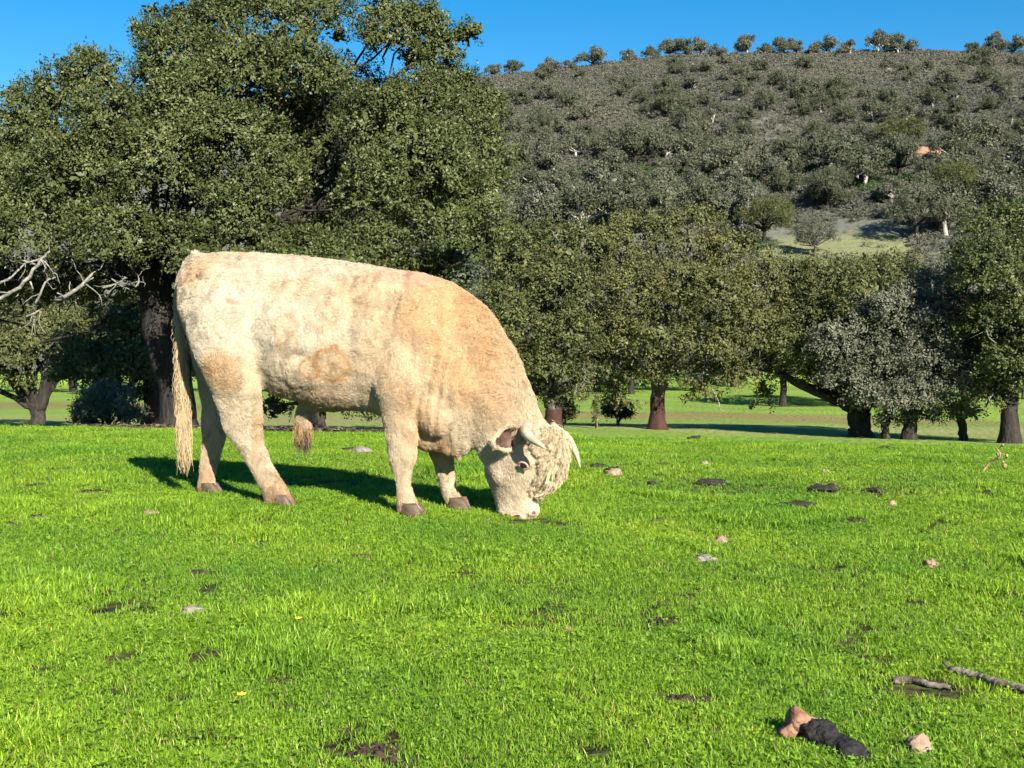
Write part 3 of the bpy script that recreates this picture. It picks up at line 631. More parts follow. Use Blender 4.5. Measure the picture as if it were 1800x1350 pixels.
# head, turned a little towards the camera
HTH = TH+math.radians(14); HU = np.array([math.cos(HTH), -math.sin(HTH), 0]); HW = np.array([math.sin(HTH), math.cos(HTH), 0])
HO = OB+Bp(915, 830); HO[2] = 0
def Hp(px, py, lat=0.0): return Bp(px, py, lat, HO, HW)
head = [((945, 742), (890, 772), .075, 2, 1), ((964, 750), (868, 788), .115, 2.4, .9), ((973, 775), (859, 806), .128, 2.6, .75), ((972, 803), (855, 826), .128, 2.7, .66), ((964, 832), (859, 848), .112, 2.6, .66), ((950, 858), (866, 868), .094, 2.5, .72), ((943, 880), (872, 887), .084, 2.5, .85), ((944, 899), (876, 903), .090, 2.7, .95), ((942, 913), (884, 914), .088, 2.6, 1), ((934, 922), (893, 922), .060, 2.2, 1)]
BA.rings(densify([sect(Hp(*t), Hp(*b), w, wdir=HW, ex=ex, wb=wb) for t, b, w, ex, wb in head]))
# legs: (left px, right px, row, lateral centre, half lateral width)
def leg(L, ex=2.1):
    BA.rings(densify([sect(Bp(r, y, lat), Bp(l, y, lat), w, ex=ex) for l, r, y, lat, w in L], 3))
leg([(350, 470, 480, -.13, .09), (330, 482, 530, -.16, .13), (330, 478, 580, -.18, .135), (342, 458, 625, -.205, .12), (360, 456, 665, -.195, .10), (375, 459, 700, -.165, .08), (388, 462, 735, -.165, .062), (397, 463, 762, -.165, .055), (414, 467, 785, -.165, .050), (432, 479, 812, -.165, .047), (447, 492, 838, -.165, .047), (458, 503, 858, -.165, .052), (464, 512, 876, -.165, .056), (468, 517, 890, -.165, .056)])
leg([(345, 470, 500, .13, .09), (335, 470, 560, .15, .125), (338, 450, 620, .165, .11), (346, 430, 670, .165, .09), (353, 415, 710, .165, .07), (355, 403, 742, .165, .06), (356, 397, 770, .165, .052), (354, 388, 800, .165, .046), (350, 381, 828, .165, .045), (347, 379, 850, .165, .050), (348, 384, 864, .165, .054), (352, 388, 876, .165, .055)])
leg([(668, 770, 590, -.15, .11), (660, 762, 645, -.18, .12), (660, 748, 690, -.185, .108), (671, 741, 725, -.17, .088), (676, 735, 755, -.17, .072), (680, 732, 785, -.17, .062), (682, 731, 806, -.17, .064), (689, 725, 828, -.17, .048), (696, 722, 850, -.17, .042), (697, 727, 870, -.17, .048), (697, 735, 888, -.17, .055), (699, 741, 903, -.17, .056)])
leg([(690, 790, 640, .13, .10), (700, 795, 690, .15, .10), (720, 798, 735, .16, .085), (742, 797, 775, .165, .068), (757, 796, 803, .165, .060), (764, 797, 822, .165, .052), (770, 800, 845, .165, .044), (776, 807, 866, .165, .047), (783, 815, 882, .165, .053), (788, 820, 896, .165, .055)])
# muscle and bone masses
def blob(px, py, lat, rx, rz, rl, pxo=None):
    c = Bp(px, py, lat); th = np.linspace(0, np.pi, 12); a = np.linspace(0, 2*np.pi, 18, endpoint=False)
    BA.rings(np.array([c+np.cos(t)*rz*ZU+np.sin(t)*(np.cos(a)[:, None]*rx*U+np.sin(a)[:, None]*rl*W) for t in th[1:-1]]))
for s in (-1, 1):
    blob(400, 545, s*.16, .22, .25, .125); blob(375, 482, s*.16, .09, .05, .07)
    blob(735, 600, s*.16, .20, .32, .115); blob(800, 640, s*.10, .18, .30, .10); blob(765, 720, s*.14, .12, .16, .10); blob(560, 640, s*.14, .34, .18, .155); blob(345, 500, s*.10, .1, .06, .07)
blob(770, 530, 0, .22, .09, .10); blob(330, 505, 0, .05, .1, .05); blob(806, 775, 0, .045, .12, .045); blob(762, 765, 0, .13, .10, .13)
# sheath
BA.rings(densify([sect(Bp(600, 708), Bp(596, 722), .06), sect(Bp(560, 702), Bp(556, 724), .065), sect(Bp(532, 700), Bp(548, 734), .055), sect(Bp(521, 722), Bp(548, 742), .04), sect(Bp(518, 745), Bp(549, 752), .034), sect(Bp(520, 764), Bp(548, 768), .022)]))
# tail
tp = bez([Bp(*q, 0) for q in [(352, 452), (326, 470), (315, 505), (313, 545), (317, 600), (321, 660), (324, 720), (326, 790)]], 26)
BA.tube(tp, np.interp(np.linspace(0, 1, 26), [0, .15, .4, .75, 1], [.05, .034, .026, .022, .014]), 10)
# brow, cheek, lips
def hblob(px, py, lat, rx, rz, rl, tilt=0.0):
    c = Hp(px, py, lat); th = np.linspace(0, np.pi, 10); a = np.linspace(0, 2*np.pi, 16, endpoint=False)
    BA.rings(np.array([c+np.cos(t)*rz*(ZU+tilt*HU)+np.sin(t)*(np.cos(a)[:, None]*rx*HU+np.sin(a)[:, None]*rl*HW) for t in th[1:-1]]))
for s in (-1, 1):
    hblob(926, 812, s*.108, .045, .035, .035); hblob(885, 832, s*.07, .085, .085, .05); hblob(896, 905, s*.035, .03, .022, .05)
    hblob(936, 902, s*.045, .024, .026, .036)
hblob(955, 770, 0, .06, .07, .10); hblob(890, 905, 0, .03, .03, .05)

tmp = bpy.data.objects.new('tmp', BA.mesh('tmp', None)); COL.objects.link(tmp)
md = tmp.modifiers.new('r', 'REMESH'); md.mode = 'VOXEL'; md.voxel_size = .0105
md = tmp.modifiers.new('s', 'SMOOTH'); md.factor = .5; md.iterations = 9
dg = bpy.context.evaluated_depsgraph_get(); dg.update()
ev = tmp.evaluated_get(dg); bm_ = ev.to_mesh()
nV = len(bm_.vertices); BV = np.empty(nV*3, np.float32); bm_.vertices.foreach_get('co', BV); BV = BV.reshape(-1, 3).astype(float)
BN = np.empty(nV*3, np.float32); bm_.vertices.foreach_get('normal', BN); BN = BN.reshape(-1, 3).astype(float)
bm_.calc_loop_triangles(); nT = len(bm_.loop_triangles); BT = np.empty(nT*3, np.int32); bm_.loop_triangles.foreach_get('vertices', BT); BT = BT.reshape(-1, 3)
ev.to_mesh_clear(); bpy.data.objects.remove(tmp)
if np.einsum('ij,ij->i', BV-BV.mean(0), BN).mean() < 0: BN = -BN; BT = BT[:, ::-1]
def relief():
    global BV, BN
    q, r = 600+BV@U*296, 893-BV[:, 2]*296
    g = lambda cx, cy, rx, ry: np.exp(-((q-cx)/rx)**2-((r-cy)/ry)**2)
    d = .007*vnoise(BV*7, 91)+.004*vnoise(BV*16, 92)
    d += .0045*np.sin((q-800+(r-700)*.16+6*vnoise(BV*9, 93))*.34)*g(818, 690, 26, 95)          # neck folds
    d -= .034*g(474, 625, 20, 50)+.016*g(655, 600, 16, 90)-.014*g(395, 560, 50, 60)-.012*g(735, 600, 45, 80)-.014*g(455, 480, 34, 20)-.010*g(350, 480, 26, 18)+.014*g(420, 505, 26, 20)
    d += .004*np.sin(q*.20+r*.03)*g(570, 590, 70, 60)                       # ribs
    BV = BV+BN*d[:, None]
    me = mesh_np('tmp', BV, BT); nn = np.empty(len(BV)*3, np.float32); me.vertices.foreach_get('normal', nn); BN = nn.reshape(-1, 3).astype(float); bpy.data.meshes.remove(me)
relief()

# side-view coordinates on the animal: q along the body, r up, both in 1/300 m as drawn in the profile above
def side(P):
    s = P@U; return 600+s*296, 893-P[:, 2]*296
def blobw(q, r, cx, cy, rx, ry, rot=0.0, soft=.5):
    c, s_ = math.cos(rot), math.sin(rot); dx, dy = q-cx, r-cy
    d = np.sqrt(((dx*c+dy*s_)/rx)**2+((-dx*s_+dy*c)/ry)**2); return 1-sstep(1-soft, 1+soft, d)
CREAM = np.array([.54, .445, .315]); WHITE = np.array([.575, .51, .405]); ORANGE = np.array([.52, .335, .18]); TAN = np.array([.42, .25, .12]); PINK = np.array([.58, .35, .26]); GREYB = np.array([.30, .24, .17]); DIRT = np.array([.22, .14, .08])
def coat_colour(P):
    q, r = side(P); n = vnoise(P*6, 5)*.5+vnoise(P*17, 6)*.35+vnoise(P*45, 7)*.25
    c = np.tile(CREAM, (len(P), 1))
    def mix(w, col):
        nonlocal c; w = np.clip(w, 0, 1)[:, None]; c = c*(1-w)+col*w
    mix(blobw(q, r, 470, 560, 150, 70)*.7+n*.25, WHITE)
    mix(blobw(q, r, 620, 480, 260, 26, .06)*.55, WHITE)
    mix(blobw(q, r, 850, 590, 66, 160, -.5)*(.9+.45*n), ORANGE)
    mix(blobw(q, r, 760, 640, 90, 100, 0)*(.3+.6*n), ORANGE)
    mix(blobw(q, r, 740, 520, 110, 60, .3)*(.5+.5*n), ORANGE)
    mix(blobw(q, r, 740, 485, 50, 16, .15)*(.6+.4*n), PINK)
    mix(blobw(q, r, 340, 465, 40, 22, -.5)*(.55+.4*n), ORANGE)
    mix(blobw(q, r, 560, 500, 90, 24, 0)*(.28+.4*n), TAN)
    mix(blobw(q, r, 410, 650, 42, 38)*(.6+.6*n), ORANGE)
    mix(blobw(q, r, 785, 735, 40, 60)*(.55+.5*n), ORANGE)
    mix(blobw(q, r, 810, 790, 20, 30)*(.8+.3*n), ORANGE)
    # curled whorls with darker rims, low on the ribs
    for cx, cy, rr, st in ((583, 643, 17, .8), (622, 634, 28, .75), (536, 572, 22, .4), (606, 553, 24, .3), (545, 603, 18, .35), (640, 648, 16, .5)):
        d = np.hypot(q-cx, (r-cy)*.95)/rr+.32*n+.25*vnoise(np.stack([q/13, r/13, 0*q], 1), 84)
        mix(np.exp(-((d-1)/.17)**2)*st+(1-sstep(.85, 1.05, d))*st*.32, TAN*np.array([1.05, .95, .8]))
    mix(blobw(q, r, 530, 560, 6, 3)*.0, PINK)
    mix(blobw(q, r, 428, 526, 14, 3.5, .3)*.7, PINK*np.array([.9, .7, .6]))
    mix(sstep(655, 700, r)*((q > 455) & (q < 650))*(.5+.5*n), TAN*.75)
    legs = sstep(745, 870, r)*(q < 835); mix(legs*(.30+.75*n), TAN)
    mix(sstep(800, 840, r)*((q > 675) & (q < 740))*blobw(q, r, 712, 818, 26, 22)*(.5+.6*n), DIRT)
    mix(sstep(845, 888, r)*(q < 835)*(.6+.8*n), DIRT)
    # head: washed cream, pink-white muzzle
    hd = sstep(835, 865, q)*sstep(735, 765, r); mix(hd*.7, np.array([.64, .53, .385]))
    mix(hd*np.clip(n*.7, 0, 1), np.array([.44, .31, .185]))
    mix(sstep(876, 896, r)*(q > 855)*.9, np.array([.64, .47, .40]))
    s_ = P@U; wv = vnoise(np.stack([s_*34+2.2*vnoise(P*9, 81)+P[:, 2]*9, P[:, 2]*13-s_*5, P@W*10], 1), 82)
    am = (1-hd)*(.5+.5*sstep(-.3, .4, vnoise(P*4, 83)))
    c = c*(1-am*.26*sstep(.1, .6, wv)+am*.08*sstep(.1, .6, -wv))[:, None]*np.array([1, 1, 1])
    return np.clip(c, .01, .95)
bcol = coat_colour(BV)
def coat_mat(name, rough=.75, hair=False, tint=(1, 1, 1)):
    m, N, L, b = mat(name)
    at = N.new('ShaderNodeAttribute'); at.attribute_name = 'coat'
    L.new(at.outputs['Color'], b.inputs['Base Color']); b.inputs['Roughness'].default_value = rough; b.inputs['Specular IOR Level'].default_value = .2
    if hair:
        t = N.new('ShaderNodeBsdfTranslucent'); L.new(at.outputs['Color'], t.inputs[0]); mx = N.new('ShaderNodeMixShader'); mx.inputs[0].default_value = .25
        L.new(b.outputs[0], mx.inputs[1]); L.new(t.outputs[0], mx.inputs[2]); L.new(mx.outputs[0], N['Material Output'].inputs[0])
    return m
M['hide'] = coat_mat('bull hide'); M['hair'] = coat_mat('bull hair', .6, True)
rgba = lambda c: np.concatenate([c, np.ones((len(c), 1))], 1)
bull = obj('bull', None, label='cream-coloured horned bull grazing with its head down in the grass', cat='bull', loc=OB)
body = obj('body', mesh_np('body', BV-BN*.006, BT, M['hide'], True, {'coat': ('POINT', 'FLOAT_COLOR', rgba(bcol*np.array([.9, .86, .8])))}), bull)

def curves_obj(name, pos, radius, col, m, parent):
    """pos (n,k,3)"""
    n, k = pos.shape[:2]
    hc = bpy.data.hair_curves.new(name); hc.add_curves([k]*n)
    hc.attributes['position'].data.foreach_set('vector', pos.astype(np.float32).ravel())
    ra = hc.attributes.get('radius') or hc.attributes.new('radius', 'FLOAT', 'POINT')
    ra.data.foreach_set('value', radius.astype(np.float32).ravel())
    ca = hc.attributes.new('coat', 'FLOAT_COLOR', 'CURVE'); ca.data.foreach_set('color', rgba(col).astype(np.float32).ravel())
    hc.materials.append(m)
    return obj(name, hc, parent)

def sample(V, Nn, T, n, R, wt=None):
    a = np.linalg.norm(np.cross(V[T[:, 1]]-V[T[:, 0]], V[T[:, 2]]-V[T[:, 0]]), axis=1)
    if wt is not None: a = a*wt
    f = R.choice(len(T), n, p=a/a.sum()); u = R.random((n, 2)); sw = u.sum(1) > 1; u[sw] = 1-u[sw]
    w = np.stack([1-u.sum(1), u[:, 0], u[:, 1]], 1)
    return np.einsum('nk,nkd->nd', w, V[T[f]]), unit(np.einsum('nk,nkd->nd', w, Nn[T[f]]))

def clump(pos, P, ng, amt, R):
    """pull strands towards the nearest of ng random guide strands, more so at their tips, as coat locks do"""
    from mathutils.kdtree import KDTree
    gi = R.choice(len(P), ng, replace=False); kd = KDTree(ng)
    for k_, p_ in enumerate(P[gi]): kd.insert(p_, k_)
    kd.balance(); inv = np.array([kd.find(p_)[1] for p_ in P])
    g = pos[gi][inv]; off_ = P-P[gi][inv]; t = np.linspace(0, 1, pos.shape[1])[None, :, None]
    return pos+(g+off_[:, None]*.25-pos)*(amt*t**.8), inv, ng

def strands(P, Nm, flow, Ln, k, R, lift=.35, wave=.0, wfreq=1.5, wscale=14, jit=.25, curl=0.0, droop=0.0):
    fl = flow-Nm*np.einsum('ij,ij->i', flow, Nm)[:, None]
    fl = unit(fl+R.normal(0, jit, P.shape)*.5); fl = unit(fl-Nm*np.einsum('ij,ij->i', fl, Nm)[:, None])
    sd_ = np.cross(Nm, fl); ph = vnoise(P*wscale, 41)*5+vnoise(P*wscale*2.3, 42)*2
    t = np.linspace(0, 1, k)[None, :, None]; Lc = Ln[:, None, None]
    l_ = (lift*(1+.5*R.normal(0, 1, len(P)))).clip(.05, 1.2)[:, None, None]
    out = P[:, None]+fl[:, None]*Lc*t+Nm[:, None]*Lc*l_*(t-.45*t*t)
    if wave: out = out+sd_[:, None]*Lc*wave*np.sin(wfreq*2*np.pi*t+ph[:, None, None])*t**.6
    if curl:
        an = 2*np.pi*wfreq*t+ph[:, None, None]
        out = out+(sd_[:, None]*np.cos(an)+Nm[:, None]*np.sin(an))*Lc*curl*np.minimum(t*2, 1)
    out[..., 2] -= (droop*Lc*t*t)[..., 0]
    return out

Rf = np.random.default_rng(21)
q_, r_ = side(BV)
def tri(f): return f[BT].mean(1)
headw = sstep(846, 866, q_)*sstep(735, 760, r_)
near = (BN@W < .35)*1.0+.35
n = 260000
P, Nm = sample(BV-BN*.005, BN, BT, n, Rf, tri(near*np.where(r_ > 893-8, .1, 1)))
q, r = side(P)
Ln = np.full(n, .0145)
Ln += .013*blobw(q, r, 640, 455, 340, 26, .06)+.022*blobw(q, r, 905, 620, 30, 110, -.5)+.016*blobw(q, r, 330, 470, 40, 40)+.012*sstep(650, 700, r)*(q > 440)*(q < 660)
Ln = np.where((r > 740) & (q < 840), .016, Ln); hd = sstep(846, 866, q)*sstep(735, 760, r) > .5
Ln = np.where(hd, .012, Ln); Ln = np.where(hd & (r > 885), .004, Ln)
hcen = Hp(920, 820, -.125); Ln = np.where(np.linalg.norm(P-hcen, axis=1) < .042, .004, Ln)
Ln *= Rf.uniform(.6, 1.25, n)
flow = -U*.75-ZU*.8+np.zeros((n, 3)); lg = ((r > 720) & (q < 830))[:, None]
flow = np.where(lg, -ZU*1.0-U*.25, flow); flow = np.where(hd[:, None], -ZU*.8+HU*.25, flow)
sw = vnoise(P*9, 51)[:, None]*.9; sw2 = vnoise(P*21, 52)[:, None]*.7
flow = flow+U*sw+ZU*sw2
pos = strands(P, Nm, flow, Ln*1.15, 5, Rf, lift=.33, wave=.25, wfreq=.9, wscale=11, jit=.35)
pos, lk, nl_ = clump(pos, P, 26000, .28, Rf)
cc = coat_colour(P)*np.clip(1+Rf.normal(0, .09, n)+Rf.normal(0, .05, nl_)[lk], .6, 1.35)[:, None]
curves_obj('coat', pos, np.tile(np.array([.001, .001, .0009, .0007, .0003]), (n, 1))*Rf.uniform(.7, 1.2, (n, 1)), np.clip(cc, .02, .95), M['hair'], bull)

# curly forelock between the horns and down the face
hq = Hp(965, 785); fw = BN@HU
mask = (headw > .4)*(fw > .25)*(r_ < 852)*(1-sstep(795, 850, r_)*.88)+(headw > .2)*(r_ < 772)*(BN[:, 2] > .2)*1.0
hlat = (BV+OB-HO)@HW; mask = mask*(np.abs(hlat) < np.interp(r_, [740, 790, 830, 870], [.12, .085, .07, .06]))*(((BV-Hp(920, 820, -.125))**2).sum(1) > .075**2)
ng, nc = 1100, 18
Pg, Ng = sample(BV, BN, BT, ng, Rf, tri(mask)); _, rg_ = side(Pg)
Lg = np.interp(rg_, [740, 780, 820, 870], [.11, .145, .11, .05])*Rf.uniform(.6, 1.2, ng)*np.interp((Pg+OB-HO)@HW, [-.10, -.05, 0], [.32, .55, 1])
kk = 16; t = np.linspace(0, 1, kk)[None, :, None]; fl = np.tile(-ZU+HU*.12, (ng, 1))+HW*Rf.normal(0, .35, (ng, 1)); fl = unit(fl-Ng*np.einsum('ij,ij->i', fl, Ng)[:, None]); sdg = np.cross(Ng, fl)
ph = Rf.uniform(0, 6.28, ng)[:, None, None]; fq = Rf.uniform(1.0, 2.0, ng)[:, None, None]; am = Rf.uniform(.003, .011, ng)[:, None, None]
gd_ = Pg[:, None]+fl[:, None]*Lg[:, None, None]*t+Ng[:, None]*Lg[:, None, None]*(.55*t-.28*t*t)+(sdg[:, None]*np.cos(6.283*fq*t+ph)+Ng[:, None]*np.sin(6.283*fq*t+ph))*am*np.minimum(t*2.5, 1)
of = Rf.normal(0, .0085, (ng, nc, 3)); pos = gd_[:, None]+of[:, :, None]*(1.1-.6*t[None])*np.array([1, 1, 1]); pos = pos.reshape(ng*nc, kk, 3); n = ng*nc
cc = np.repeat(np.array([.56, .45, .30])*np.clip(1+Rf.normal(0, .2, ng), .55, 1.3)[:, None], nc, 0)*np.clip(1+Rf.normal(0, .1, (n, 1)), .6, 1.3)
curves_obj('forelock', pos, np.tile(np.linspace(.001, .0005, kk), (n, 1)), cc, M['hair'], bull)
# tail switch
n = 1500; ti = Rf.integers(10, 25, n)**1; ti = np.clip((Rf.random(n)**.55*25).astype(int), 8, 25)
P = tp[ti]+Rf.normal(0, .008, (n, 3)); fr_ = ti/25.
Ln = np.interp(fr_, [.3, .6, .85, 1], [.05, .14, .24, .2])*Rf.uniform(.6, 1.1, n); t = np.linspace(0, 1, 12)[None, :, None]
az = Rf.uniform(0, 6.28, n); outd = np.stack([np.cos(az), np.sin(az), 0*az], 1)
ph = (vnoise(P*25, 71)*3+az*.6+Rf.normal(0, 1.3, n))[:, None, None]
pos = P[:, None]-ZU*Ln[:, None, None]*t+outd[:, None]*(.036*np.sin(np.pi*np.minimum(t*.62+.08, 1)))*np.interp(fr_, [.3, .7, 1], [.35, 1, 1])[:, None, None]+U*(.011*np.sin(5*t+ph))*t+W*(.011*np.cos(4.3*t+ph))*t
cc = np.array([.50, .375, .225])*np.clip(1+Rf.normal(0, .2, n), .4, 1.4)[:, None]
curves_obj('tail_switch', pos, np.tile(np.linspace(.0016, .0006, 12), (n, 1)), cc, M['hair'], bull)
# tuft on the sheath
n = 420; P = Bp(535, 752)+Rf.normal(0, 1, (n, 3))*np.array([.022, .016, .02]); Ln = Rf.uniform(.07, .15, n)
pos = P[:, None]-ZU*Ln[:, None, None]*t+(U*Rf.normal(0, .016, n)[:, None]+W*Rf.normal(0, .016, n)[:, None])[:, None]*t+U*(.006*np.sin(6*t+Rf.uniform(0, 6, n)[:, None, None]))
tc_ = np.where((P[:, 2]-Ln < Bp(535, 785)[2])[:, None], np.array([.10, .075, .05]), np.array([.40, .24, .12]))
curves_obj('sheath_tuft', pos, np.tile(np.linspace(.0014, .0005, 12), (n, 1)), tc_, M['hair'], bull)

# horns
M['horn'] = noise_mat('cream horn', [(.3, (.28, .22, .14)), (.6, (.43, .38, .28)), (.8, (.5, .47, .38))], 9, .38, .25, 40, spec=.5, dist=.004)
for pts in ([Hp(930, 752, -.06), Hp(924, 757, -.13), Hp(927, 764, -.19), Hp(938, 774, -.225), Hp(950, 782, -.235), Hp(960, 789, -.235)], [Hp(968, 752, .06), Hp(984, 763, .12), Hp(997, 772, .17), Hp(1007, 786, .21), Hp(1015, 804, .225), Hp(1020, 823, .225)]):
    A = Acc(); Pb = bez(pts, 22); A.tube(Pb, .037*(1-np.linspace(0, 1, 22)**1.5*.9)*(1+.02*np.sin(np.arange(22)*2.2)), 16); obj('horn', A.mesh('horn', M['horn']), bull)
# ears: cupped leaf with pink inside
M['ear_in'] = noise_mat('inner ear skin', [(.35, (.02, .009, .007)), (.7, (.15, .085, .065))], 12, .7, .3)
def ear(base, tip, opn, wid):
    base, tip = np.array(base), np.array(tip); ax = tip-base; Ln_ = np.linalg.norm(ax); ax = ax/Ln_
    nr = unit(opn-ax*np.dot(opn, ax)); sd2 = np.cross(ax, nr); m, k = 14, 13; V = []
    for i in range(m):
        u = i/(m-1); w = wid*(math.sin(math.pi*min(u*.80+.14, 1))**.75)*(1-.15*u); cup = .75*w*(1-.55*u)
        for j in range(k):
            v = -1+2*j/(k-1); V.append(base+ax*Ln_*u+sd2*w*math.sin(v*1.45)+nr*(cup*(1-math.cos(v*1.45))-cup*.8))
    V = np.array(V); i, j = np.meshgrid(np.arange(k-1), np.arange(m-1)); a = (j*k+i).ravel()
    Fq = np.stack([a, a+1, a+k+1, a+k], 1)
    out = V-nr*.007
    full = np.concatenate([V, out]); o2 = len(V)
    rim = [(p, p+k) for p in range(0, (m-1)*k, k)]; ed = []
    for p in range(0, (m-1)*k, k): ed += [(p, p+k, p+k+o2, p+o2), (p+k-1+o2, p+2*k-1+o2, p+2*k-1, p+k-1)]
    for p in range((m-1)*k, m*k-1): ed.append((p, p+1, p+1+o2, p+o2))
    me = mesh_np('ear', full, np.concatenate([Fq, Fq[:, ::-1]+o2, np.array(ed)]), None, True, {'coat': ('POINT', 'FLOAT_COLOR', rgba(np.tile(np.array([.54, .42, .28]), (len(full), 1))))})
    me.materials.append(M['hide']); me.materials.append(M['ear_in'])
    mi = np.zeros(len(me.polygons), np.int32); mi[:len(Fq)] = 1; me.polygons.foreach_set('material_index', mi)
    e = obj('ear', me, bull)
    nv = np.empty(len(me.vertices)*3, np.float32); me.vertices.foreach_get('normal', nv); nv = nv.reshape(-1, 3)
    n = 2600; tris = np.concatenate([(Fq+o2)[:, [0, 2, 1]], (Fq+o2)[:, [0, 3, 2]]])
    Pe, Ne = sample(full, np.tile(-nr, (len(full), 1)), tris, n, Rf)
    edge = full[np.concatenate([np.arange(0, m*k, k), np.arange(k-1, m*k, k), np.arange((m-1)*k, m*k)])]
    Pr = edge[Rf.integers(len(edge), size=900)]+Rf.normal(0, .004, (900, 3)); Nr = unit(Pr-(base+tip)/2+nr*.01)
    Pe = np.concatenate([Pe, Pr]); Ne = np.concatenate([Ne, Nr]); n = len(Pe)
    pe = strands(Pe, Ne, np.tile(ax, (n, 1))-ZU*.3, np.full(n, .02)*Rf.uniform(.5, 1.4, n), 5, Rf, lift=.6, jit=.4)
    h = curves_obj('ear_hair', pe, np.tile(np.array([.001, .001, .0009, .0007, .0003]), (n, 1)), np.array([.60, .48, .33])*np.clip(1+Rf.normal(0, .15, (n, 1)), .5, 1.25), M['hair'], e)
eb = Hp(913, 764, -.10); ear(eb, eb+unit(-HW*.75-HU*.42-ZU*.22)*.165, HU*.75-HW*.25-ZU*.1, .066)
eb = Hp(945, 764, .10); ear(eb, eb+unit(HW*.85-HU*.35-ZU*.25)*.165, HU*.75+HW*.25-ZU*.1, .062)
# eyes: dark ball, pinkish lids
M['eye'] = noise_mat('dark eye', [(.3, (.008, .005, .004)), (.7, (.02, .012, .008))], 9, .08, 0, spec=.6)
M['lid'] = noise_mat('pink eyelid', [(.3, (.42, .22, .16)), (.7, (.6, .4, .31))], 20, .6, .3)
def surf(px, py, lat0):
    """nearest body surface point to a guess on the side of the head"""
    g = Hp(px, py, lat0); i = np.argmin(((BV-g)**2).sum(1)); return BV[i], BN[i]
for s in (-1, 1):
    c, nn = surf(920, 820, s*.14); c = c-nn*.007
    A = Acc(); th = np.linspace(0, np.pi, 12)[1:-1]; a = np.linspace(0, 6.283, 18, endpoint=False)
    x1 = unit(np.cross(nn, ZU)); x2 = np.cross(x1, nn)
    A.rings(np.array([c+nn*math.cos(t_)*.022+math.sin(t_)*(np.cos(a)[:, None]*x1*.023+np.sin(a)[:, None]*x2*.018) for t_ in th]))
    ey = obj('eye', A.mesh('eye', M['eye']), bull)
    A = Acc(); A.V = []; b2 = np.linspace(0, 6.283, 8, endpoint=False)
    rg = []
    for an in a:
        rad = math.cos(an)*x1*.029+math.sin(an)*x2*.022
        rg.append(c+nn*.010+rad+np.cos(b2)[:, None]*unit(rad)*.0075+np.sin(b2)[:, None]*nn*.0045)
    A.rings(np.array(rg+[rg[0]]), cap=False); obj('eyelid', A.mesh('eyelid', M['lid']), ey)
# nostrils and mouth line
M['nose'] = noise_mat('dark nostril', [(.3, (.05, .02, .015)), (.7, (.16, .07, .05))], 20, .5, .2)
for s in (-1, 1):
    c, nn = surf(946, 898, s*.085); c = c-nn*.004; x1 = unit(np.cross(nn, ZU)); x2 = np.cross(x1, nn); A = Acc(); th = np.linspace(0, np.pi, 8)[1:-1]; a = np.linspace(0, 6.283, 12, endpoint=False)
    A.rings(np.array([c+nn*math.cos(t_)*.006+math.sin(t_)*(np.cos(a)[:, None]*x1*.014+np.sin(a)[:, None]*x2*.009) for t_ in th])); obj('nostril', A.mesh('nostril', M['nose']), bull)
mp = []
for px in (888, 894, 900, 907, 914): 
    c, nn = surf(px, 904 if px < 900 else 907, -.09); mp.append(c)
A = Acc(); A.tube(bez(mp, 12), np.full(12, .0035), 6); obj('mouth', A.mesh('mouth', M['nose']), bull)
# hooves: two claws each
M['hoof'] = noise_mat('hoof horn', [(.3, (.035, .024, .016)), (.6, (.10, .068, .042)), (.8, (.18, .125, .08))], 25, .6, .5, 60, dist=.004)
for px, py, lat in ((495, 889, -.165), (370, 878, .165), (722, 906, -.17), (805, 899, .165)):
    c = Bp(px, py, lat); g = gz(*(c+OB)[:2])[0]-OB[2]; A = Acc()
    for s in (-1, 1):
        rg = []
        for h, lx, w, fx in ((-.01, .075, .033, .022), (.02, .068, .031, .016), (.05, .056, .028, .006), (.072, .046, .024, -.002)):
            a = np.linspace(0, 6.283, 16, endpoint=False); rg.append(np.array([c[0], c[1], g+h])+W*s*.030+U*fx+np.cos(a)[:, None]*U*lx+np.sin(a)[:, None]*W*w)
        A.rings(np.array(rg))
    obj('hoof', A.mesh('hoof', M['hoof']), bull)
print('BULL feet z:', [(round(Bp(*v)[2], 3), round(float(gz(*(Bp(*v)+OB)[:2], False)[0]-OB[2]), 3)) for v in ((492, 889, -.165), (370, 878, .165), (720, 906, -.17), (804, 899, .165))])
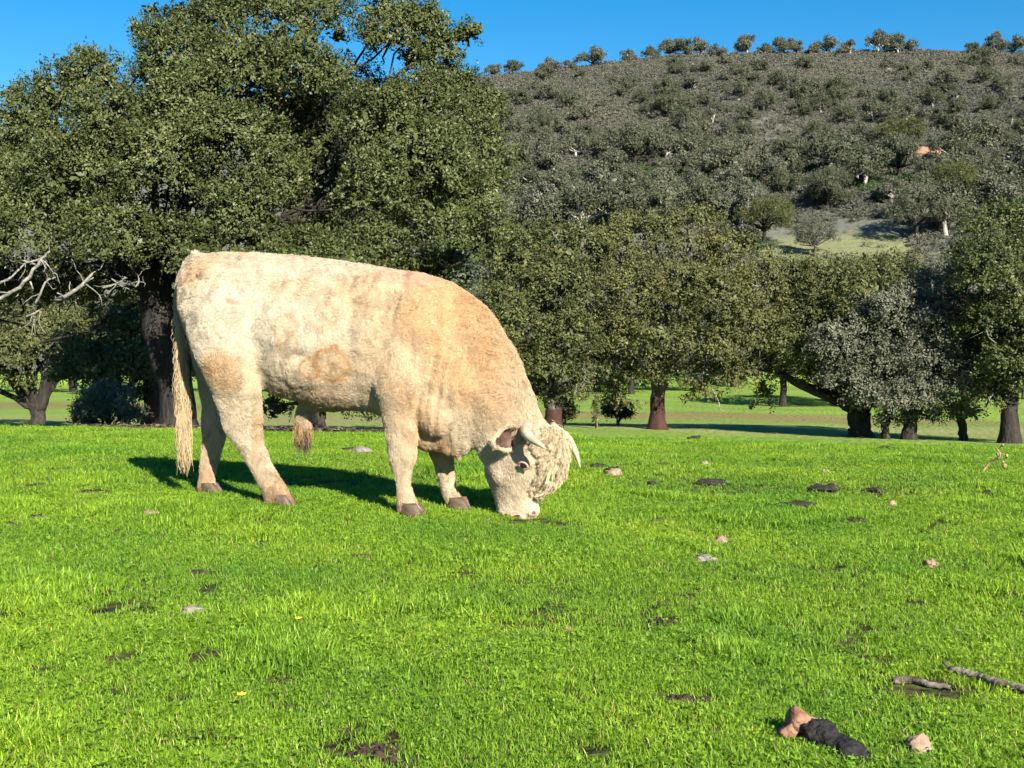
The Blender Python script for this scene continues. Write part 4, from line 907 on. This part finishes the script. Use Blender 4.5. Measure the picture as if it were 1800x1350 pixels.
#@@GRASS
# ------------------------------------------------------------------ grass
def tuft(seed, nb, hgt, wid, spread, broad=0, curve=.5):
    R = np.random.default_rng(seed); V = []; Fq = []; tn = []
    for b in range(nb):
        a = R.uniform(0, 6.28); rr = spread*math.sqrt(R.random()); p = np.array([math.cos(a)*rr, math.sin(a)*rr, -.004])
        az = R.uniform(0, 6.28); h = hgt*R.uniform(.45, 1.25); w = wid*R.uniform(.7, 1.3); ln = R.uniform(.15, 1.0)*curve*h*1.6
        d = np.array([math.cos(az), math.sin(az), 0]); sdv = np.array([-d[1], d[0], 0])*math.cos(R.uniform(-.7, .7)) + np.array([0, 0, .2*R.normal()])
        base = len(V); t_ = np.clip(R.normal(.45, .22), 0, .93) if R.random() > .011 else 1.0
        for u, ws in ((0, .75), (.4, 1.0), (.75, .75)):
            c = p+d*ln*u**1.8+np.array([0, 0, h*(u-.25*(ln/h)*u*u)])
            V += [c-sdv*w*ws*.5, c+sdv*w*ws*.5]
        u = 1; V.append(p+d*ln+np.array([0, 0, h*(1-.25*ln/h)]))
        Fq += [(base, base+1, base+3, base+2), (base+2, base+3, base+5, base+4), (base+4, base+5, base+6, base+6)]; tn += [t_]*3
    for b in range(broad):
        a = R.uniform(0, 6.28); rr = spread*math.sqrt(R.random()); h = R.uniform(.012, .04); r = R.uniform(.004, .008); c = np.array([math.cos(a)*rr, math.sin(a)*rr, h]); t_ = np.clip(R.normal(.42, .15), 0, .8)
        for k in range(3):
            an = a+k*2.094; o = c+np.array([math.cos(an), math.sin(an), R.normal(0, .25)])*r; s2 = np.array([-math.sin(an), math.cos(an), R.normal(0, .25)])*r*.8; base = len(V)
            V += [c, o+s2, o+(o-c)*.7, o-s2]; Fq.append((base, base+1, base+2, base+3)); tn.append(t_)
    V = np.array(V); q4 = [f for f in Fq if f[2] != f[3]]; q3 = [f[:3] for f in Fq if f[2] == f[3]]
    t4 = [t_ for f, t_ in zip(Fq, tn) if f[2] != f[3]]; t3 = [t_ for f, t_ in zip(Fq, tn) if f[2] == f[3]]
    return mesh_np('tuft', V, [np.array(q4), np.array(q3)], M['grass'], False, {'tone': ('FACE', 'FLOAT', np.array(t4+t3))})
gs = source_collection('grass_tuft', [tuft(300+k, 30, .034, .0030, .045, curve=.65) for k in range(6)]+[tuft(310+k, 24, .028, .0031, .045, broad=2, curve=.7) for k in range(3)]+[tuft(320+k, 28, .052, .0038, .035, curve=.6) for k in range(3)])
R = np.random.default_rng(91)
bare = [(700, 1290, .05), (1120, 1110, .05), (930, 1260, .06), (770, 1180, .05), (560, 1050, .05), (1360, 1040, .05), (1500, 1120, .05), (240, 1230, .06), (80, 1180, .06), (1050, 1330, .07), (1600, 1060, .05), (820, 1010, .06), (1400, 960, .06), (460, 960, .06), (100, 1010, .07), (1330, 1180, .04), (380, 1158, .12), (415, 1130, .06), (490, 1203, .085), (610, 1285, .06), (640, 1325, .10), (700, 1335, .07), (290, 1312, .05), (1205, 1232, .10), (1240, 1240, .06), (165, 1046, .10), (215, 1042, .07), (350, 1008, .07), (630, 980, .06), (1160, 1095, .07), (950, 1110, .06), (55, 915, .08), (165, 868, .14), (1255, 1290, .05), (120, 930, .05), (1715, 1132, .05), (30, 1345, .08), (850, 1225, .04)]
bare = [(G(px, py), r*.9) for px, py, r in bare]
for px, py, rx in ((1397, 893, 36), (1452, 864, 27), (1250, 853, 27), (1540, 865, 18), (1504, 921, 18), (1748, 873, 16), (1269, 957, 15), (1638, 999, 17), (1241, 986, 18), (269, 908, 19), (632, 797, 18), (338, 1078, 18), (1080, 836, 16), (1620, 1312, 26), (1223, 775, 10), (1052, 821, 13), (1168, 820, 16), (1405, 1292, 30), (1450, 1305, 30), (1500, 1322, 30), (1458, 1226, 8), (1565, 791, 16), (60, 914, 12), (20, 927, 14)):
    g = G(px, py); bare.append((g+np.array([0, rx*g[1]/F*.25, 0]), rx*g[1]/F*.78))
def cover(n, y0, y1, mrg, dens_scale=1.0):
    y = np.sqrt(R.uniform(y0*y0, y1*y1, n)); x = R.uniform(-1, 1, n)*(.43*y+mrg)
    d = .82+.4*n2(x, y, .5, 71)+.8*n2(x, y, .11, 72); kp = R.random(n) < d
    for g, r in bare:
        dd = np.hypot((x-g[0])*(.8), y-g[1])/r; kp &= ~((dd < 1+.35*vnoise(np.stack([x*40, y*40, 0*x], 1), 73)) & (R.random(n) < .82))
    return x[kp], y[kp]
for px, py, r in ((890, 918, .10), (930, 918, .12), (495, 890, .07), (368, 880, .07), (722, 910, .07), (803, 900, .07)):
    bare.append((G(px, py), r))
xs, ys = [], []
for n, a, b, mrg in ((42000, 2.2, 4.2, .6), (54000, 4.2, 8, 1.0), (62000, 8, 15, 1.5), (36000, 15, 24, 2.0)):
    x, y = cover(n, a, b, mrg); xs.append(x); ys.append(y)
x = np.concatenate(xs); y = np.concatenate(ys); n = len(x); z = gz(x, y)
lush = n2(x, y, .42, 74)+.35*n2(x, y, 1.6, 75)
idx = np.where(lush > .55, 9+R.integers(0, 3, n), np.where(R.random(n) < .28, 6+R.integers(0, 3, n), R.integers(0, 6, n)))
scl = R.uniform(.5, 1.1, n)*(1+.25*lush)*np.interp(y, [2, 6, 12, 26], [.85, 1.0, 1.15, 1.5])
rot = np.stack([R.normal(0, .12, n), R.normal(0, .12, n), R.uniform(0, 6.28, n)], 1)
scatter('grass', np.stack([x, y, z], 1), rot, scl, idx, gs, 'short bright green grass covering the pasture')

# ------------------------------------------------------------------ things lying in the grass
def lump(name, label, cat, px, py, rx_px, rz_px, m, seed, flat=1.0, group=None, depth=1.0, rough=.22, sink=.3, fold=0.0):
    g = G(px, py); D = g[1]; a = rx_px*D/F; h = rz_px*D/F*(.75 if name == 'dung_pat' else 1); R = np.random.default_rng(seed); A = Acc()
    ths = np.linspace(0.02, np.pi*.98, 15); an = np.linspace(0, 6.283, 26, endpoint=False); rg = []
    for t in ths:
        d = np.stack([np.sin(t)*np.cos(an), np.sin(t)*np.sin(an), np.full(26, np.cos(t))], 1)
        k = 1+rough*vnoise(d*1.6+seed, seed)+rough*.6*vnoise(d*4+seed, seed+1)+rough*.3*vnoise(d*9, seed+2)
        p = d*k[:, None]
        if fold: p[:, 2] += fold*np.cos(np.hypot(p[:, 0], p[:, 1])*9)*np.clip(p[:, 2], 0, 1)
        rg.append(p*np.array([a, a*depth, h]))
    A.rings(np.array(rg)); o = obj(name, A.mesh(name, m), label=label, cat=cat, group=group, loc=(g[0], g[1]+a*depth*.3, g[2]+h*(1-sink)*.45)); o.rotation_euler.z = R.uniform(-.5, .5)
    return o
gs_ = 'stones lying in the grass'; gd = 'dung pats on the pasture'
for k, (px, py, rx, rz, m, lb) in enumerate([
    (1269, 957, 15, 9, 'stone', 'bright tan stone right of the bull head, nearest to its muzzle'), (1638, 999, 17, 11, 'stone', 'pale tan lumpy stone alone in the right half of the pasture'), (1241, 986, 18, 8, 'stone_grey', 'flat grey stone just below the bright tan stone'), (269, 908, 19, 9, 'stone', 'flat brown stone left of the near hind hoof'),
    (632, 797, 18, 9, 'stone_grey', 'grey stone behind the bull between sheath and front leg'), (338, 1078, 18, 7, 'stone_grey', 'flat greyish stone in the left foreground grass'), (1080, 836, 16, 9, 'stone', 'tan stone with a dark top right of the far horn'), (1458, 1226, 9, 8, 'stone', 'small pale stone left of the weathered sticks'),
    (1620, 1326, 28, 18, 'stone', 'large pale stone at the bottom right, right of the charred log'), (570, 1185, 10, 7, 'stone', 'small pale stone among grass below the yellow flower'), (740, 1097, 7, 6, 'stone', 'tiny tan stone in the middle of the foreground'), (1568, 890, 8, 8, 'stone', 'small upright tan stone right of the dung pats'),
    (1240, 818, 7, 5, 'stone', 'tiny pinkish stone near the far edge, left one of two'), (1453, 833, 7, 5, 'stone', 'tiny pinkish stone near the far edge, right one of two'), (160, 747, 17, 7, 'stone', 'reddish flat stone at the field edge by the grey bush'), (1000, 1110, 12, 6, 'stone', 'flat orange stone below the bull muzzle in the foreground')]):
    lump('stone', lb, 'stone', px, py, rx, rz, M[m], 400+k, group=gs_, depth=.8, sink=.4, rough=.42)
for k, (px, py, rx, rz, lb) in enumerate([
    (1397, 893, 36, 8, 'largest black dung pat, lowest in the cluster right of the bull'), (1452, 864, 28, 8, 'rounded black dung pat above the largest one'), (1250, 853, 28, 7, 'long black dung pat left of the cluster'), (1540, 865, 19, 6, 'low dark dung pat right of the rounded one'), (1504, 921, 18, 8, 'small dark dung pat with a lump, below the cluster'),
    (1223, 775, 11, 7, 'small black dung pat close to the far field edge'), (1748, 873, 17, 8, 'dark dung pat near the right edge of the picture'), (1565, 791, 18, 4, 'thin dark dung strip close to the far field edge'), (1168, 820, 16, 5, 'low dark dung pat above the tan stone'), (1052, 821, 13, 5, 'small dark dung pat beside the far horn tip'), (1078, 831, 14, 8, 'black dung lump on the tan stone right of the horn'),
    (1150, 853, 14, 5, 'faint dark dung pat between the tan stone and long pat'), (612, 793, 13, 5, 'black dung pat behind the grey stone under the bull'), (654, 782, 13, 3, 'thin dark dung pat far behind the bull belly'), (60, 914, 13, 7, 'small dark dung lump at the far left'), (20, 927, 16, 6, 'flat dark dung pat at the left edge')]):
    lump('dung_pat', lb, 'dung', px, py, rx, rz, M['dung'], 500+k, group=gd, depth=.9, rough=.6, fold=.2, sink=0)
def crumbs(label, px, py, rx, rz, seed):
    g = G(px, py); D = g[1]; a = rx*D/F; R = np.random.default_rng(seed); A = Acc()
    for k_ in range(46):
        an_ = R.uniform(0, 6.28); rr = math.sqrt(R.random())*a; c = np.array([math.cos(an_)*rr, math.sin(an_)*rr*.8, 0]); q = c+g
        sz = a*R.uniform(.09, .30)*(1.15-.5*rr/a); c[2] = gz(q[0], q[1])[0]-g[2]+sz*.3
        an = np.linspace(0, 6.283, 8, endpoint=False); rg = []
        for t in np.linspace(.1, 3.04, 6):
            d = np.stack([np.sin(t)*np.cos(an), np.sin(t)*np.sin(an), np.full(8, np.cos(t)*.7)], 1); rg.append(c+d*sz*(1+.6*(R.random(8)-.5))[:, None])
        A.rings(np.array(rg))
    obj('soil_clod', A.mesh('soil_clod', M['soil'], False), label=label, cat='soil', group='soil clods in the turf', loc=g)
for k, (px, py, rx, rz, lb) in enumerate([(378, 1160, 44, 12, 'wide torn clod of bare brown soil in the left foreground'), (418, 1132, 16, 16, 'upright bit of bare soil beside the wide torn clod'), (490, 1204, 30, 14, 'rounded clod of dark soil below the wide one'), (612, 1290, 22, 22, 'dark soil clod at the bottom, upper of the pair'), (655, 1330, 50, 16, 'dark wet soil clod at the bottom edge'),
                                        (285, 1312, 18, 14, 'small brown soil clod at the lower left'), (1212, 1238, 42, 14, 'dark soil hollow with torn turf, lower right of centre'), (165, 1045, 22, 8, 'brown soil clod at the middle left'), (217, 1042, 14, 6, 'small brown soil clod next to the middle left one'), (165, 868, 26, 7, 'trampled dark soil patch far left'), (350, 1008, 20, 5, 'faint soil patch in the middle left'), (632, 980, 22, 5, 'faint dark soil patch below the near front hoof'), (1165, 1097, 34, 6, 'dark soil scar right of the centre foreground'), (1255, 1292, 24, 8, 'torn soil with roots left of the charred log')]):
    crumbs(lb, px, py, rx, rz, 600+k)
# sticks
def stick(label, pts, r0, r1, seed, subs=(), lift=.004):
    R = np.random.default_rng(seed); P = [G(*p)+np.array([0, 0, lift+r0*.6]) for p in pts]; b = P[0].copy(); A = Acc()
    Pb = bez([p-b for p in P], 14); Pb += R.normal(0, r0*.12, Pb.shape); A.tube(Pb, np.interp(np.linspace(0, 1, 14), [0, .15, .5, 1], [r0*.75, r0*1.05, r0*.9, r1]), 11, .35)
    for s in subs: limb(A, [Pb[s[0]], Pb[s[0]]+np.array(s[1])*.5+R.normal(0, .004, 3), Pb[s[0]]+np.array(s[1])], r0*.6, r0*.3, R, 6, 7)
    return obj('stick', A.mesh('stick', M['stick']), label=label, cat='stick', group='weathered sticks at the right edge', loc=b)
stick('short weathered stick, left of the two at the right edge', [(1570, 1206), (1600, 1204), (1640, 1212), (1670, 1216)], .012, .006, 1, [(4, (.05, -.02, -.005))])
stick('long grey forked stick running out of the right edge', [(1668, 1188), (1710, 1200), (1760, 1215), (1830, 1236)], .013, .012, 2, [(6, (.16, -.10, -.01)), (1, (-.02, .03, .02))], lift=.010)
# charred log with a broken reddish end
def log():
    pts = [(1385, 1302), (1420, 1308), (1460, 1322), (1500, 1338), (1552, 1360)]; P = [G(*p)+np.array([0, 0, h_]) for p, h_ in zip(pts, (.03, .034, .022, .004, -.045))]; b = P[0].copy(); Rl = np.random.default_rng(4)
    root = obj('charred_log', None, label='charred black log with a broken reddish end, bottom right', cat='log', loc=b)
    Pb = bez([p-b for p in P], 40); A = Acc(); k = 34; T = unit(np.gradient(Pb, axis=0)); rg = []
    for m_ in range(9, 40):
        x1 = unit(np.cross(T[m_], ZU)); x2 = np.cross(x1, T[m_]); a = np.linspace(0, 6.283, k, endpoint=False)
        q = np.stack([np.cos(a)*1.3, np.sin(a)*1.3, np.full(k, m_*.16)], 1)
        rr = (.037+.005*math.sin(m_*.5))*(1+.12*vnoise(q*1.4, 3)+.16*np.abs(vnoise(q*np.array([4, 4, 1.0]), 4))+.14*vnoise(q*np.array([9, 9, 4]), 5))*(.78 if m_ == 9 else 1)
        rg.append(Pb[m_]+np.cos(a)[:, None]*x1*rr[:, None]+np.sin(a)[:, None]*x2*rr[:, None]*.85)
    A.rings(np.array(rg)); obj('charred_bark', A.mesh('charred_bark', M['char'], False), root)
    def chunk(nm, c, sx, sy, sz, seed, rot):
        A = Acc(); th = np.linspace(.05, 3.09, 9); a = np.linspace(0, 6.283, 12, endpoint=False); rg = []
        for t_ in th:
            d = np.stack([np.sin(t_)*np.cos(a), np.sin(t_)*np.sin(a), np.full(12, np.cos(t_))], 1); d = d/np.maximum(np.abs(d).max(1, keepdims=True), .72)*.85
            d *= (1+.25*vnoise(d*1.8+seed, seed)+.12*vnoise(d*5, seed+1))[:, None]
            d = d*np.array([sx, sy, sz]); c_, s_ = math.cos(rot), math.sin(rot); rg.append(np.stack([d[:, 0]*c_+d[:, 2]*s_, d[:, 1], -d[:, 0]*s_+d[:, 2]*c_], 1)+c)
        A.rings(np.array(rg)); obj(nm, A.mesh(nm, M['redwood'], False), root)
    chunk('broken_end', Pb[6]+np.array([0, 0, .018]), .034, .034, .030, 3, .5)
    chunk('splinter', Pb[2]+np.array([-.008, -.01, -.004]), .034, .024, .02, 8, -.7)
log()
# dry thistle stalk at the right
def stalk():
    b = G(1728, 832); D = b[1]; Rl = np.random.default_rng(6); root = obj('dry_stalk', None, label='bent dry thistle stalk standing near the right field edge', cat='plant', loc=b)
    q = lambda px, py: np.array([(px-900)/F*D-b[0], Rl.normal(0, .02), pz(py, D)-b[2]])
    A = Acc(); A.tube(bez([q(1726, 835), q(1742, 815), q(1754, 800), q(1750, 787)], 10), np.linspace(.011, .007, 10), 6)
    for e in ((1768, 800), (1760, 782), (1765, 815)): limb(A, [q(1753, 800), q((1753+e[0])/2, (800+e[1])/2-3), q(*e)], .006, .003, Rl, 7, 5)
    obj('stem', A.mesh('stem', M['straw']), root)
    for px, py, r in ((1765, 819, 4), (1768, 801, 3), (1760, 782, 2.5), (1762, 812, 2.5)):
        A = Acc(); c = q(px, py); th = np.linspace(.05, 3.09, 8); a = np.linspace(0, 6.28, 10, endpoint=False); rr = r*D/F
        A.rings(np.array([c+np.stack([np.sin(t)*np.cos(a), np.sin(t)*np.sin(a), np.full(10, np.cos(t)*1.1)], 1)*rr*(1+.4*(Rl.random(10)-.5))[:, None] for t in th])); obj('seed_head', A.mesh('seed_head', M['straw']), root)
stalk()
def flower(px, py, label):
    b = G(px, py+6); root = obj('yellow_flower', None, label=label, cat='flower', group='yellow flowers in the grass', loc=b); A = Acc(); h = .055
    A.tube([(0, 0, 0), (.003, 0, h*.5), (0, 0, h)], [.0015, .0015, .0012], 5); obj('stem', A.mesh('stem', M['scrub_green']), root)
    for k in range(7):
        an = k*.898; d = np.array([math.cos(an), math.sin(an), .5]); s = np.array([-math.sin(an), math.cos(an), 0]); c = np.array([0, 0, h])
        obj('petal', mesh_np('petal', np.array([c, c+d*.009+s*.005, c+d*.016, c+d*.009-s*.005]), np.array([[0, 1, 2, 3]]), M['flower']), root)
flower(525, 1114, 'single bright yellow flower in the left foreground grass')
flower(425, 1255, 'low orange-yellow flower left of the bottom soil clods')
# litter strip under the oak at the field edge
def litter():
    R = np.random.default_rng(12); n = 9000; px = R.choice([470, 590, 250, 640, 520], n)+R.normal(0, 55, n); D = R.uniform(17.0, 21.5, n); x = (px-900)/F*D
    V, Fq, tn = leaf_quads(np.stack([x, D, gz(x, D)+R.uniform(.02, .07, n)], 1), R.normal(size=(n, 3))*[1, 1, .3], R.normal(size=(n, 3))*.5+[0, 0, 1], R.uniform(.04, .12, n), R.uniform(.02, .05, n), R.random(n))
    m = leaf_mat('dry litter leaves', [(0, (.03, .02, .014)), (.6, (.085, .06, .042)), (1, (.16, .125, .09))], .9, .05, .1)
    obj('leaf_litter', mesh_np('leaf_litter', V, Fq, m, False, {'tone': ('FACE', 'FLOAT', tn)}), kind='stuff', label='brown leaf litter under the big oak at the field edge', cat='leaf litter')
litter()
